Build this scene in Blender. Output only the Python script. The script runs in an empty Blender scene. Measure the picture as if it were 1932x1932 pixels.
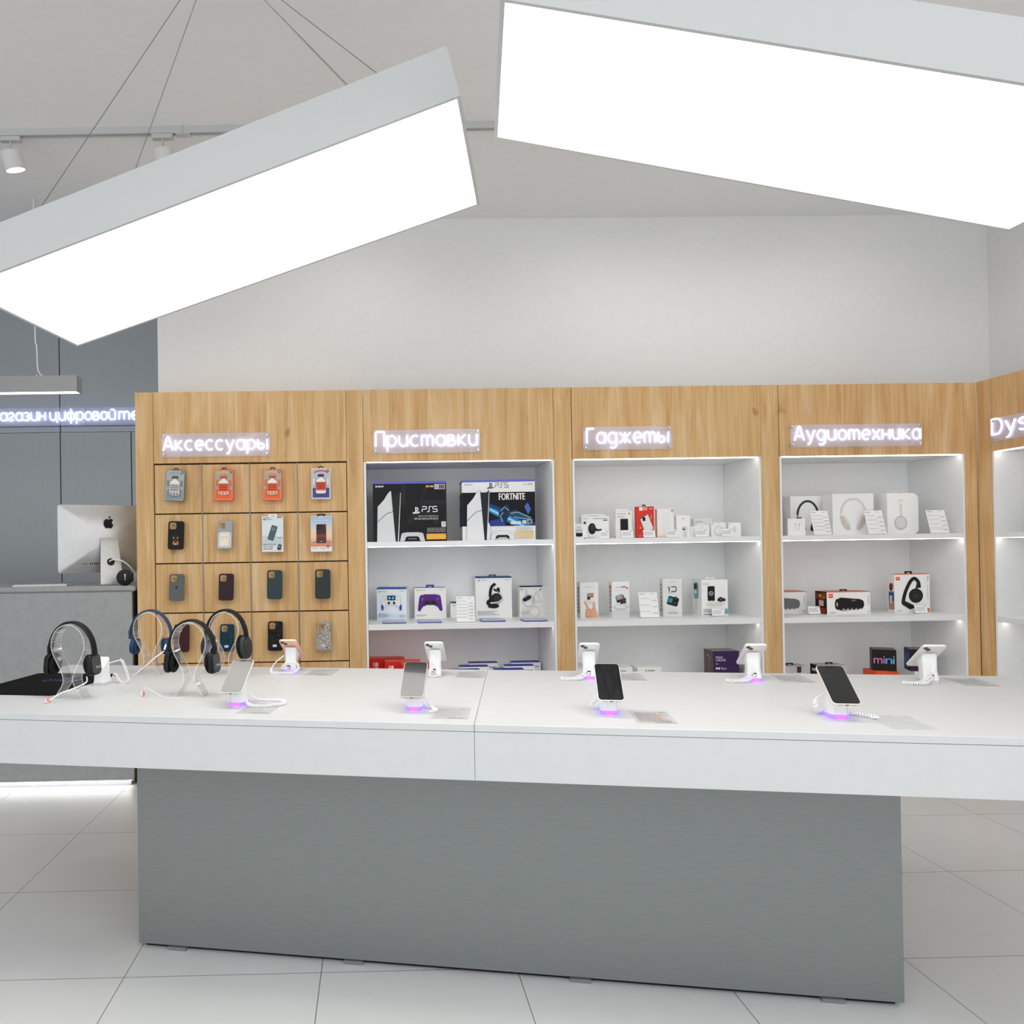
import bpy, bmesh, math, random
from mathutils import Vector, Matrix, Euler
random.seed(7)
PI = math.pi
C = bpy.context.scene.collection
scene = bpy.context.scene

# ------------------------------------------------------------------ materials
def lin(c):
    if isinstance(c, str):
        c = c.lstrip('#'); c = [int(c[i:i+2], 16)/255 for i in (0, 2, 4)]
    return tuple((x/12.92 if x <= .04045 else ((x+.055)/1.055)**2.4) for x in c) + (1,)
MATS = {}
def mat(name, col='808080', rough=.5, metal=0., emit=0., ecol=None, spec=.5, coat=0.):
    if name in MATS: return MATS[name]
    m = bpy.data.materials.new(name); m.use_nodes = True
    b = m.node_tree.nodes['Principled BSDF']
    b.inputs['Base Color'].default_value = lin(col)
    b.inputs['Roughness'].default_value = rough
    b.inputs['Metallic'].default_value = metal
    b.inputs['Specular IOR Level'].default_value = spec
    b.inputs['Coat Weight'].default_value = coat
    if emit:
        b.inputs['Emission Color'].default_value = lin(ecol or col)
        b.inputs['Emission Strength'].default_value = emit
    MATS[name] = m
    return m
def ink(col):
    return mat('ink_' + col.lower(), col, .5, spec=.22)
def nodes(m): return m.node_tree.nodes, m.node_tree.links, m.node_tree.nodes['Principled BSDF']
def add_noise(m, c1, c2, scale, stretch=(1, 1, 1), detail=4, lo=.35, hi=.65, bump=0.):
    n, l, b = nodes(m)
    tc = n.new('ShaderNodeTexCoord'); mp = n.new('ShaderNodeMapping'); mp.inputs['Scale'].default_value = stretch
    nz = n.new('ShaderNodeTexNoise'); nz.inputs['Scale'].default_value = scale; nz.inputs['Detail'].default_value = detail
    cr = n.new('ShaderNodeValToRGB')
    cr.color_ramp.elements[0].position = lo; cr.color_ramp.elements[1].position = hi
    cr.color_ramp.elements[0].color = lin(c1); cr.color_ramp.elements[1].color = lin(c2)
    l.new(tc.outputs['Object'], mp.inputs['Vector']); l.new(mp.outputs['Vector'], nz.inputs['Vector'])
    l.new(nz.outputs['Fac'], cr.inputs['Fac']); l.new(cr.outputs['Color'], b.inputs['Base Color'])
    if bump:
        bp = n.new('ShaderNodeBump'); bp.inputs['Strength'].default_value = bump; bp.inputs['Distance'].default_value = .002
        l.new(nz.outputs['Fac'], bp.inputs['Height']); l.new(bp.outputs['Normal'], b.inputs['Normal'])
    return m

def wood_material():
    m = mat('oak_laminate', 'C89F6C', .5, spec=.3)
    n, l, b = nodes(m)
    tc = n.new('ShaderNodeTexCoord')
    oi = n.new('ShaderNodeObjectInfo')
    off = n.new('ShaderNodeVectorMath'); off.operation = 'MULTIPLY_ADD'
    rv = n.new('ShaderNodeCombineXYZ')
    l.new(oi.outputs['Random'], rv.inputs['X']); l.new(oi.outputs['Random'], rv.inputs['Z'])
    off.inputs[1].default_value = (9, 9, 9)
    l.new(rv.outputs['Vector'], off.inputs[0]); l.new(tc.outputs['Object'], off.inputs[2])
    def noise(stretch, scale, detail, dist=0.):
        mp = n.new('ShaderNodeMapping'); mp.inputs['Scale'].default_value = stretch
        nz = n.new('ShaderNodeTexNoise'); nz.inputs['Scale'].default_value = scale; nz.inputs['Detail'].default_value = detail
        nz.inputs['Distortion'].default_value = dist; nz.inputs['Roughness'].default_value = .6
        l.new(off.outputs['Vector'], mp.inputs['Vector']); l.new(mp.outputs['Vector'], nz.inputs['Vector'])
        return nz
    a = noise((1, 1, .11), 13, 5, .8)          # broad cathedral figure
    f = noise((1, 1, .02), 95, 3)              # fine pores
    k = noise((1, 1, .45), 8, 2, .3)           # knots
    r1 = n.new('ShaderNodeValToRGB')
    e = r1.color_ramp.elements
    e[0].position = .30; e[0].color = lin('C99C66'); e[1].position = .72; e[1].color = lin('E6C89C')
    m1 = e.new(.5); m1.color = lin('DAB27C')
    l.new(a.outputs['Fac'], r1.inputs['Fac'])
    r2 = n.new('ShaderNodeValToRGB'); r2.color_ramp.elements[0].position = .35; r2.color_ramp.elements[1].position = .62
    r2.color_ramp.elements[0].color = lin('D8D0C4'); r2.color_ramp.elements[1].color = (1, 1, 1, 1)
    l.new(f.outputs['Fac'], r2.inputs['Fac'])
    mx = n.new('ShaderNodeMix'); mx.data_type = 'RGBA'; mx.blend_type = 'MULTIPLY'; mx.inputs[0].default_value = .5
    l.new(r1.outputs['Color'], mx.inputs[6]); l.new(r2.outputs['Color'], mx.inputs[7])
    r3 = n.new('ShaderNodeValToRGB'); r3.color_ramp.elements[0].position = .70; r3.color_ramp.elements[1].position = .80
    r3.color_ramp.elements[0].color = (1, 1, 1, 1); r3.color_ramp.elements[1].color = lin('B08058')
    l.new(k.outputs['Fac'], r3.inputs['Fac'])
    mx2 = n.new('ShaderNodeMix'); mx2.data_type = 'RGBA'; mx2.blend_type = 'MULTIPLY'; mx2.inputs[0].default_value = .9
    l.new(mx.outputs[2], mx2.inputs[6]); l.new(r3.outputs['Color'], mx2.inputs[7])
    l.new(mx2.outputs[2], b.inputs['Base Color'])
    return m
WOOD = wood_material()

def floor_material():
    m = mat('porcelain_tile_floor', 'A8A8A8', .38, spec=.4)
    n, l, b = nodes(m)
    tc = n.new('ShaderNodeTexCoord')
    sep = n.new('ShaderNodeSeparateXYZ'); l.new(tc.outputs['Object'], sep.inputs[0])
    def grid(out, off):
        a = n.new('ShaderNodeMath'); a.operation = 'SUBTRACT'; a.inputs[1].default_value = off; l.new(out, a.inputs[0])
        d = n.new('ShaderNodeMath'); d.operation = 'DIVIDE'; d.inputs[1].default_value = .6; l.new(a.outputs[0], d.inputs[0])
        r = n.new('ShaderNodeMath'); r.operation = 'ROUND'; l.new(d.outputs[0], r.inputs[0])
        s = n.new('ShaderNodeMath'); s.operation = 'SUBTRACT'; l.new(d.outputs[0], s.inputs[0]); l.new(r.outputs[0], s.inputs[1])
        ab = n.new('ShaderNodeMath'); ab.operation = 'ABSOLUTE'; l.new(s.outputs[0], ab.inputs[0])
        lt = n.new('ShaderNodeMath'); lt.operation = 'LESS_THAN'; lt.inputs[1].default_value = .0022; l.new(ab.outputs[0], lt.inputs[0])
        return lt
    gx = grid(sep.outputs['X'], TILE_X); gy = grid(sep.outputs['Y'], TILE_Y)
    mx = n.new('ShaderNodeMath'); mx.operation = 'MAXIMUM'; l.new(gx.outputs[0], mx.inputs[0]); l.new(gy.outputs[0], mx.inputs[1])
    nz = n.new('ShaderNodeTexNoise'); nz.inputs['Scale'].default_value = 2.2; nz.inputs['Detail'].default_value = 8
    nz.inputs['Roughness'].default_value = .65
    l.new(tc.outputs['Object'], nz.inputs['Vector'])
    cr = n.new('ShaderNodeValToRGB'); cr.color_ramp.elements[0].position = .3; cr.color_ramp.elements[1].position = .7
    cr.color_ramp.elements[0].color = lin('D2D2D1'); cr.color_ramp.elements[1].color = lin('DADAD9')
    l.new(nz.outputs['Fac'], cr.inputs['Fac'])
    mix = n.new('ShaderNodeMix'); mix.data_type = 'RGBA'
    l.new(mx.outputs[0], mix.inputs[0]); l.new(cr.outputs['Color'], mix.inputs[6]); mix.inputs[7].default_value = lin('6E6E6C')
    l.new(mix.outputs[2], b.inputs['Base Color'])
    return m
TILE_X, TILE_Y = -.1848, -1.8588

def clear_material(name, tint, gloss=.06, milk=0., milkcol='FFFFFF', fres=.6):
    m = bpy.data.materials.new(name); m.use_nodes = True
    n, l = m.node_tree.nodes, m.node_tree.links
    n.clear()
    out = n.new('ShaderNodeOutputMaterial')
    tr = n.new('ShaderNodeBsdfTransparent'); tr.inputs[0].default_value = lin(tint)
    gl = n.new('ShaderNodeBsdfGlossy'); gl.inputs['Roughness'].default_value = .04
    lw = n.new('ShaderNodeLayerWeight'); lw.inputs['Blend'].default_value = .35
    mp = n.new('ShaderNodeMath'); mp.operation = 'MULTIPLY_ADD'; mp.inputs[1].default_value = fres; mp.inputs[2].default_value = gloss
    l.new(lw.outputs['Fresnel'], mp.inputs[0])
    mx = n.new('ShaderNodeMixShader'); l.new(mp.outputs[0], mx.inputs[0]); l.new(tr.outputs[0], mx.inputs[1]); l.new(gl.outputs[0], mx.inputs[2])
    last = mx
    if milk:
        df = n.new('ShaderNodeBsdfDiffuse'); df.inputs[0].default_value = lin(milkcol)
        m2 = n.new('ShaderNodeMixShader'); m2.inputs[0].default_value = milk
        l.new(mx.outputs[0], m2.inputs[1]); l.new(df.outputs[0], m2.inputs[2]); last = m2
    l.new(last.outputs[0], out.inputs[0])
    MATS[name] = m
    return m

WHITE_WALL = add_noise(mat('white_wall_paint', 'E9E9E8', .85, spec=.2), 'E8E8E7', 'EAEAE9', 30)
CEIL = add_noise(mat('ceiling_paint', 'F0F0EF', .9, spec=.2), 'EFEFEE', 'F1F1F0', 25)
GREY_WALL = add_noise(mat('grey_wall_panel', 'A9AFB2', .42, .2), 'A8AEB1', 'AAB0B3', 40, (1, 1, .1))
WHITE_LAM = add_noise(mat('white_laminate', 'ECEDED', .4), 'EBECEC', 'EDEEEE', 18)
TABLE_WHITE = add_noise(mat('table_white_laminate', 'CECFCF', .45), 'CDCECE', 'CFD0D0', 22)
PEDESTAL = add_noise(mat('brushed_grey_composite', '868A88', .42, .45), '808583', '848987', 60, (.4, .4, 5), 3)
COUNTER = add_noise(mat('grey_counter_laminate', '9C9E9E', .5), '999B9B', '9FA1A1', 30)
BLACK = mat('black_plastic', '0C0C0D', .42, spec=.28)
BLACK_SOFT = mat('black_soft_pad', '0E0E0F', .7, spec=.2)
DARKGREY = mat('dark_grey_plastic', '2A2B2D', .5)
ALU = add_noise(mat('anodised_aluminium', 'C9C9C8', .42, .75), 'C6C6C5', 'CCCCCB', 60)
CHROME = mat('chrome_steel', 'D0D0D2', .18, 1.)
WHITE_PL = add_noise(mat('white_plastic', 'ECECEC', .35), 'EAEAEA', 'EEEEEE', 30)
PANEL_E = 3.8
LAMP_WHITE = mat('white_lamp_housing', 'C2C3C2', .5)
LAMP_GREY = mat('grey_lamp_housing', '9B9C9E', .5)
PANEL_LIGHT = mat('lamp_diffuser', 'FFFFFF', .5, emit=PANEL_E, ecol='FFFDF8')
STRIP_LIGHT = mat('led_strip_light', 'FFFFFF', .5, emit=6.0, ecol='FFF6EE')
STRIP_DIM = mat('led_strip_light_soft', 'FFFFFF', .5, emit=2.2, ecol='FFF6EE')
FLOOR_LED = mat('floor_led_light', 'FFFFFF', .5, emit=8., ecol='FFFFFF')
NEON = mat('neon_tube_glow', 'FFFFFF', .5, emit=3.4, ecol='CCD2FF')
LINEAR_LIGHT = mat('linear_lamp_glow', 'FFFFFF', .5, emit=3., ecol='FFF6E4')
VIOLET = mat('violet_led_base', '9A70FF', .3, emit=1.1, ecol='7A5CFF')
MAGENTA = mat('magenta_led_spot', 'FF60E0', .3, emit=1.1, ecol='FF5CE6')
ACRYL = clear_material('clear_acrylic', 'FAFAFA', .03, .05, 'FFFFFF', .16)
ACRYL_EDGE_GLINT = clear_material('acrylic_edge_glint', 'F4F4F4', .08, .35, 'FFFFFF', .2)  # whiter mix paints the edge highlights into the strip's edge faces
SIGN_ACRYL = clear_material('sign_acrylic', 'F4F4F6', .01, .24, 'F2F4FF', .12)
SHEET = mat('plastic_sleeve', 'C4C4C4', .22)
CASE_BLUE = clear_material('blue_clear_plastic', '8FA5EA', .12, .45, '3A5BD0')
CORD = mat('white_cord', 'F0F0F0', .45)
SCREEN = mat('phone_screen_glass', '08080A', .05, coat=1.)

# ------------------------------------------------------------------ mesh builder
class MB:
    def __init__(s): s.bm = bmesh.new(); s.mats = []
    def mi(s, m):
        if m not in s.mats: s.mats.append(m)
        return s.mats.index(m)
    def face(s, pts, m, smooth=False):
        vs = [s.bm.verts.new(p) for p in pts]
        try: f = s.bm.faces.new(vs)
        except ValueError: return None
        f.material_index = s.mi(m); f.smooth = smooth
        return f
    def box(s, x0, x1, y0, y1, z0, z1, m, M=None, bevel=0., seg=2, mtop=None, mfront=None):
        i = s.mi(m)
        v = [Vector((x, y, z)) for z in (z0, z1) for y in (y0, y1) for x in (x0, x1)]
        if M is not None: v = [M @ p for p in v]
        vs = [s.bm.verts.new(p) for p in v]
        fs = []
        for a in ((0, 2, 3, 1), (4, 5, 7, 6), (0, 1, 5, 4), (2, 6, 7, 3), (0, 4, 6, 2), (1, 3, 7, 5)):
            f = s.bm.faces.new([vs[k] for k in a]); f.material_index = i; fs.append(f)
        if mtop: fs[1].material_index = s.mi(mtop)
        if mfront: fs[2].material_index = s.mi(mfront)
        if bevel:
            es = list({e for f in fs for e in f.edges})
            bmesh.ops.bevel(s.bm, geom=es, offset=bevel, segments=seg, profile=.5, affect='EDGES', clamp_overlap=True)
        return fs
    def prism(s, pts, ext, m, mside=None, smooth=False):
        """closed polygon pts (3-D) pushed along the vector ext"""
        ext = Vector(ext); a = [s.bm.verts.new(p) for p in pts]; b = [s.bm.verts.new(Vector(p)+ext) for p in pts]
        n = len(pts); i = s.mi(m); j = s.mi(mside or m)
        f = s.bm.faces.new(a[::-1]); f.material_index = i
        f = s.bm.faces.new(b); f.material_index = i
        for k in range(n):
            f = s.bm.faces.new((a[k], a[(k+1) % n], b[(k+1) % n], b[k])); f.material_index = j; f.smooth = smooth
    def rings(s, rings, m, closed=True, caps=True, smooth=True, loop=False):
        i = s.mi(m); R = [[s.bm.verts.new(p) for p in r] for r in rings]
        n = len(R[0]); cnt = len(R)
        for a in range(cnt if loop else cnt-1):
            A, B = R[a], R[(a+1) % cnt]
            for k in range(n if closed else n-1):
                f = s.bm.faces.new((A[k], A[(k+1) % n], B[(k+1) % n], B[k])); f.material_index = i; f.smooth = smooth
        if caps and closed and not loop:
            for r in (R[0][::-1], R[-1]):
                try: f = s.bm.faces.new(r); f.material_index = i
                except ValueError: pass
    def tube(s, path, r, m, seg=8, loop=False, smooth=True):
        path = [Vector(p) for p in path]; n = len(path); rs = []
        up = Vector((0, 0, 1)); prev = None
        for k in range(n):
            if loop: t = path[(k+1) % n]-path[k-1]
            else: t = path[min(k+1, n-1)]-path[max(k-1, 0)]
            if t.length < 1e-9: t = Vector((0, 0, 1))
            t.normalize()
            if prev is None:
                a = up if abs(t.z) < .9 else Vector((1, 0, 0))
                u = t.cross(a).normalized()
            else:
                u = prev - t*prev.dot(t)
                u = u.normalized() if u.length > 1e-6 else t.orthogonal().normalized()
            prev = u; v = t.cross(u)
            rr = r[k] if isinstance(r, (list, tuple)) else r
            rs.append([path[k]+rr*(math.cos(2*PI*q/seg)*u+math.sin(2*PI*q/seg)*v) for q in range(seg)])
        s.rings(rs, m, smooth=smooth, loop=loop)
    def lathe(s, prof, m, M=None, seg=32, smooth=True):
        """prof: (r, h) pairs about the local Z axis, mapped by M"""
        M = M or Matrix()
        s.rings([[M @ Vector((max(r, 1e-5)*math.cos(2*PI*k/seg), max(r, 1e-5)*math.sin(2*PI*k/seg), h)) for k in range(seg)] for r, h in prof], m, smooth=smooth)
    def sweep(s, path, frames, prof, m, smooth=True, loop=False):
        s.rings([[p+a*u+b*v for a, b in prof] for p, (u, v) in zip(path, frames)], m, smooth=smooth, loop=loop)
    def add_mesh(s, me, M, m):
        i = s.mi(m); vs = [s.bm.verts.new(M @ v.co) for v in me.vertices]
        for p in me.polygons:
            try: f = s.bm.faces.new([vs[k] for k in p.vertices]); f.material_index = i
            except ValueError: pass
    def build(s, name, parent=None, loc=None, rot=None, sharp=35):
        bmesh.ops.recalc_face_normals(s.bm, faces=[f for f in s.bm.faces if len(f.verts) >= 3])
        me = bpy.data.meshes.new(name); s.bm.to_mesh(me); s.bm.free()
        for m in s.mats: me.materials.append(m)
        try: me.set_sharp_from_angle(angle=math.radians(sharp))
        except Exception: pass
        o = bpy.data.objects.new(name, me); C.objects.link(o)
        if parent: o.parent = parent
        if loc is not None: o.location = loc
        if rot is not None: o.rotation_euler = rot if hasattr(rot, '__len__') else (0, 0, rot)
        return o

def thing(name, label, cat, loc=(0, 0, 0), rz=0., group=None):
    o = bpy.data.objects.new(name, None); C.objects.link(o); o.empty_display_size = .05
    o.location = loc; o.rotation_euler = rz if hasattr(rz, '__len__') else (0, 0, rz)
    return tag(o, label, cat, group)
def tag(o, label, cat, group=None):
    o['label'] = label; o['category'] = cat
    if group: o['group'] = group
    return o
def struct(o): o['kind'] = 'structure'; return o

def bez(p0, p1, p2, p3, n=16):
    p0, p1, p2, p3 = map(Vector, (p0, p1, p2, p3)); out = []
    for k in range(n+1):
        t = k/n; out.append((1-t)**3*p0+3*(1-t)**2*t*p1+3*(1-t)*t*t*p2+t**3*p3)
    return out
def catmull(pts, n=10):
    pts = [Vector(p) for p in pts]; q = [2*pts[0]-pts[1]]+pts+[2*pts[-1]-pts[-2]]; out = []
    for i in range(1, len(q)-2):
        for k in range(n):
            t = k/n; a, b, c, d = q[i-1], q[i], q[i+1], q[i+2]
            out.append(.5*((2*b)+(c-a)*t+(2*a-5*b+4*c-d)*t*t+(3*b-a-3*c+d)*t**3))
    out.append(pts[-1]); return out
def resample(path, n):
    path = [Vector(p) for p in path]; L = [0]
    for a, b in zip(path, path[1:]): L.append(L[-1]+(b-a).length)
    out = []; j = 0
    for k in range(n):
        s = L[-1]*k/(n-1)
        while j < len(L)-2 and L[j+1] < s: j += 1
        d = L[j+1]-L[j]; t = 0 if d < 1e-9 else (s-L[j])/d
        out.append(path[j].lerp(path[j+1], min(max(t, 0), 1)))
    return out
def helix(path, r, turns, per=10):
    n = int(turns*per)+1; P = resample(path, n); out = []; prev = None
    for k in range(n):
        t = (P[min(k+1, n-1)]-P[max(k-1, 0)]).normalized()
        u = (t.orthogonal().normalized() if prev is None else (prev-t*prev.dot(t)).normalized()); prev = u; v = t.cross(u)
        a = 2*PI*k/per; out.append(P[k]+r*(math.cos(a)*u+math.sin(a)*v))
    return out
def rrect(x0, x1, y0, y1, r, n=5):
    out = []
    for cx, cy, a in ((x1-r, y1-r, 0), (x0+r, y1-r, PI/2), (x0+r, y0+r, PI), (x1-r, y0+r, 1.5*PI)):
        for k in range(n+1):
            t = a+PI/2*k/n; out.append((cx+r*math.cos(t), cy+r*math.sin(t)))
    return out
def ell(cx, cy, rx, ry, a0=0, a1=360, n=20):
    return [(cx+rx*math.cos(math.radians(a0+(a1-a0)*k/n)), cy+ry*math.sin(math.radians(a0+(a1-a0)*k/n))) for k in range(n+1)]

# text -> mesh (built-in font), cached
TXT = {}
def text_mesh(s):
    if s in TXT: return TXT[s]
    cu = bpy.data.curves.new('lettering', 'FONT'); cu.body = s; cu.size = 1.; cu.resolution_u = 3
    o = bpy.data.objects.new('lettering', cu); C.objects.link(o)
    dg = bpy.context.evaluated_depsgraph_get(); dg.update()
    me = bpy.data.meshes.new_from_object(o.evaluated_get(dg))
    bpy.data.objects.remove(o); bpy.data.curves.remove(cu)
    xs = [v.co.x for v in me.vertices] or [0, 1]; ys = [v.co.y for v in me.vertices] or [0, 1]
    TXT[s] = (me, min(xs), max(xs), min(ys), max(ys))
    return TXT[s]
def curve_plate(outer, holes, depth, bevel=0., seg=2):
    """flat plate with holes in local XY, thickness along Z (centred): returns a mesh"""
    cu = bpy.data.curves.new('plate', 'CURVE'); cu.dimensions = '2D'; cu.fill_mode = 'BOTH'; cu.extrude = max(depth/2-bevel, 0); cu.bevel_depth = bevel; cu.bevel_resolution = seg
    if bevel: cu.offset = -bevel
    for pts in [outer]+holes:
        sp = cu.splines.new('POLY'); sp.points.add(len(pts)-1)
        for q, p in zip(sp.points, pts): q.co = (p[0], p[1], 0, 1)
        sp.use_cyclic_u = True
    o = bpy.data.objects.new('plate', cu); C.objects.link(o)
    dg = bpy.context.evaluated_depsgraph_get(); dg.update()
    me = bpy.data.meshes.new_from_object(o.evaluated_get(dg))
    bpy.data.objects.remove(o); bpy.data.curves.remove(cu)
    return me

class Print:
    """printed artwork on a flat face: (u, v) run 0..1 over the face, layers stacked a hair apart"""
    def __init__(s, mb, O, U, V, step=.00035):
        s.mb = mb; s.O = Vector(O); s.U = Vector(U); s.V = Vector(V); s.N = s.U.cross(s.V).normalized(); s.k = 1; s.step = step
        s.w = s.U.length; s.h = s.V.length
    def P(s, u, v): return s.O+s.U*u+s.V*v+s.N*(s.step*s.k)
    def m(s, c): return ink(c) if isinstance(c, str) else c
    def up(s): s.k += 1
    def poly(s, pts, c, up=True):
        f = s.mb.face([s.P(*p) for p in pts], s.m(c))
        if f is not None and up: s.k += 1
    def rect(s, u0, v0, u1, v1, c, r=0., up=True):
        if r:
            a = rrect(u0*s.w, u1*s.w, v0*s.h, v1*s.h, r); s.poly([(x/s.w, y/s.h) for x, y in a], c, up)
        else: s.poly([(u0, v0), (u1, v0), (u1, v1), (u0, v1)], c, up)
    def ellipse(s, u, v, ru, rv, c, a0=0, a1=360, n=22, up=True):
        p = ell(u, v, ru, rv, a0, a1, n)
        if a1-a0 == 360: p = p[:-1]
        s.poly(p, c, up)
    def disc(s, u, v, r, c, up=True): s.ellipse(u, v, r/s.w, r/s.h, c, up=up)
    def ring(s, u, v, r0, r1, c, a0=0, a1=360, n=26):
        a = ell(u, v, r1/s.w, r1/s.h, a0, a1, n); b = ell(u, v, r0/s.w, r0/s.h, a0, a1, n)
        for k in range(n): s.poly([a[k], a[k+1], b[k+1], b[k]], c, False)
        s.k += 1
    def stroke(s, pts, wd, c, smooth=False):
        q = [Vector((u*s.w, v*s.h)) for u, v in pts]; L = []; R = []
        if smooth: q = [p.to_2d() for p in catmull([p.to_3d() for p in q], 6)]
        for k in range(len(q)):
            t = (q[min(k+1, len(q)-1)]-q[max(k-1, 0)])
            if t.length < 1e-9: continue
            t.normalize(); n = Vector((-t.y, t.x))*wd/2
            L.append(q[k]+n); R.append(q[k]-n)
        for k in range(len(L)-1):
            s.poly([(p.x/s.w, p.y/s.h) for p in (L[k], R[k], R[k+1], L[k+1])], c, False)
        s.k += 1
    def text(s, st, u, v, wd, ht, c, rot=0., skew=0.):
        """lower left corner at (u, v), fitted to wd x ht (fractions of the face)"""
        me, x0, x1, y0, y1 = text_mesh(st)
        W = wd*s.w; H = ht*s.h
        sx = W/(x1-x0); sy = H/(y1-y0)
        Un, Vn = s.U.normalized(), s.V.normalized()
        if rot: Un, Vn = Un*math.cos(rot)+Vn*math.sin(rot), -Un*math.sin(rot)+Vn*math.cos(rot)
        M = Matrix.Identity(4)
        for r in range(3): M[r][0] = Un[r]*sx; M[r][1] = Vn[r]*sy+Un[r]*skew*sy; M[r][2] = s.N[r]
        M.translation = s.P(u, v)-Un*(x0*sx)-Vn*(y0*sy)
        s.mb.add_mesh(me, M, s.m(c)); s.k += 1
    def lines(s, u0, v0, u1, v1, n, c, jag=.25, th=.5):
        """n rows of small print shown as broken bars"""
        h = (v1-v0)/n
        for i in range(n):
            v = v1-(i+1)*h; u = u0; end = u1-(u1-u0)*jag*random.random()
            while u < end-.004:
                w = (u1-u0)*random.uniform(.08, .22); s.rect(u, v+h*(1-th)/2, min(u+w, end), v+h*(1+th)/2, c, up=False); u += w+(u1-u0)*.025
        s.k += 1

# ------------------------------------------------------------------ camera
F, PX, PY = 1436.55065, 730.686716, 1022.094
ro, pi_, ya = -.0153809516, .0065103581, .0160738993
right = Vector((math.cos(ya), -math.sin(ya), 0)); fwd0 = Vector((math.sin(ya), math.cos(ya), 0)); up0 = Vector((0, 0, 1))
fw = math.cos(pi_)*fwd0+math.sin(pi_)*up0; upv = -math.sin(pi_)*fwd0+math.cos(pi_)*up0
cr = math.cos(ro)*right+math.sin(ro)*upv; cu = -math.sin(ro)*right+math.cos(ro)*upv
cam = bpy.data.cameras.new('camera'); co = bpy.data.objects.new('camera', cam); C.objects.link(co)
M = Matrix((cr, cu, -fw)).transposed().to_4x4(); M.translation = (0, -4.2, 1.3); co.matrix_world = M
cam.sensor_width = 36; cam.lens = F/1932*36; cam.shift_x = (966-PX)/1932; cam.shift_y = (PY-966)/1932
cam.clip_start = .05
scene.camera = co

# ------------------------------------------------------------------ the room
XL, XR, YF, YB, ZC = -5.2, 3.823, -5.4, .45, 3.305
mb = MB(); mb.box(XL, XR+.1, YF, 1.62, -.1, 0, floor_material()); struct(mb.build('floor'))
mb = MB(); mb.box(XL, XR+.1, -3.6, 1.62, ZC, ZC+.1, CEIL); struct(mb.build('ceiling'))
mb = MB(); mb.box(-1.305, XR, YB, YB+.12, 0, ZC, WHITE_WALL); struct(mb.build('wall_back'))
mb = MB(); mb.box(XR, XR+.1, YF, YB+.12, 0, ZC, WHITE_WALL); struct(mb.build('wall_right'))
mb = MB(); mb.box(XL-.1, XL, YF, 1.62, 0, ZC, WHITE_WALL); struct(mb.build('wall_left'))
# grey panelled wall behind the counter: panels with open joints
mb = MB()
mb.box(XL, -1.305, 1.53, 1.62, 0, ZC, mat('joint_shadow', '15181A', .8))
xs = [XL, -4.53, -3.43, -2.331, -1.3]
for a, b in zip(xs, xs[1:]):
    mb.box(a+.004, b-.004, 1.5, 1.535, 2.235, ZC-.002, GREY_WALL)
    mb.box(a+.004, b-.004, 1.506, 1.535, 2.19, 2.232, GREY_WALL)
for a, b in ((XL, -4.53), (-4.53, -3.43), (-3.43, -2.331), (-2.331, -1.806), (-1.806, -1.3)):
    mb.box(a+.004, b-.004, 1.5, 1.535, .06, 2.186, GREY_WALL)
struct(mb.build('wall_staff'))
mb = MB(); mb.box(-1.305, -1.25, YB+.12, 1.53, 0, ZC, WHITE_WALL); struct(mb.build('wall_return'))

# ------------------------------------------------------------------ cabinets
ZT, S1T, S1B, S2T, S2B, S3T, NT = 2.168, 1.327, 1.300, .870, .840, .43, 1.770
SEAM = mat('dark_seam', '3A2A18', .8)
def part_box(name, root, b, m, bevel=.0008):
    mb = MB(); mb.box(*b, m, bevel=bevel, seg=1); return mb.build(name, root)
def shelf_unit(name, label, loc, rz, w, stile, strip, left_stile=0., niche_top=NT, posts=True):
    """open white niche framed in oak; local x 0..w is the niche, face at y=0, depth +y"""
    t = thing(name, label, 'shelving', loc, rz, 'oak shelving bays with white niches')
    part_box('fascia_panel', t, (.0015, w-.0015, 0, .018, niche_top, ZT), WOOD)
    part_box('stile', t, (w, w+stile-.0015, 0, .05, 0, ZT), WOOD)
    if left_stile: part_box('stile', t, (-left_stile, -.0015, 0, .05, 0, ZT), WOOD)
    part_box('top_panel', t, (0, w, .02, .445, niche_top, niche_top+.018), WHITE_LAM)
    part_box('side_panel', t, (0, .012, .002, .445, .08, niche_top-.0005), WHITE_LAM)
    part_box('side_panel', t, (w-.012, w-.0005, .002, .445, .08, niche_top-.0005), WHITE_LAM)
    part_box('back_panel', t, (.0125, w-.0125, .436, .446, .08, niche_top), WHITE_LAM)
    for zt, zb in ((S1T, S1B), (S2T, S2B), (S3T, S3T-.03)):
        part_box('shelf', t, (.0125, w-.0125, .003, .4355, zb, zt), WHITE_LAM)
    part_box('plinth', t, (0, w, .03, .05, 0, .0795), WOOD)
    part_box('bottom_panel', t, (.0125, w-.0125, .003, .4355, .0805, .098), WHITE_LAM)
    for z, m, hh, y in ((niche_top, strip, .005, .014), (S1B, STRIP_LIGHT, .0030, .012), (S2B, STRIP_LIGHT, .0018, .04)):
        part_box('led_strip', t, (.016, w-.016, y, y+.010, z-hh, z-.0005), m, 0)
    return t
shelf_unit('console_shelving', 'oak bay with white niche holding game consoles and controllers, under the second neon sign', (-.056, 0, 0), 0, 1.056, .099, STRIP_DIM)
shelf_unit('gadget_shelving', 'oak bay with white niche holding camera boxes and chargers, under the third neon sign', (1.100, 0, 0), 0, 1.055, .102, STRIP_LIGHT)
shelf_unit('audio_shelving', 'oak bay with white niche holding headphone and speaker boxes, beside the room corner', (2.258, 0, 0), 0, 1.044, .071, STRIP_LIGHT)
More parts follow.
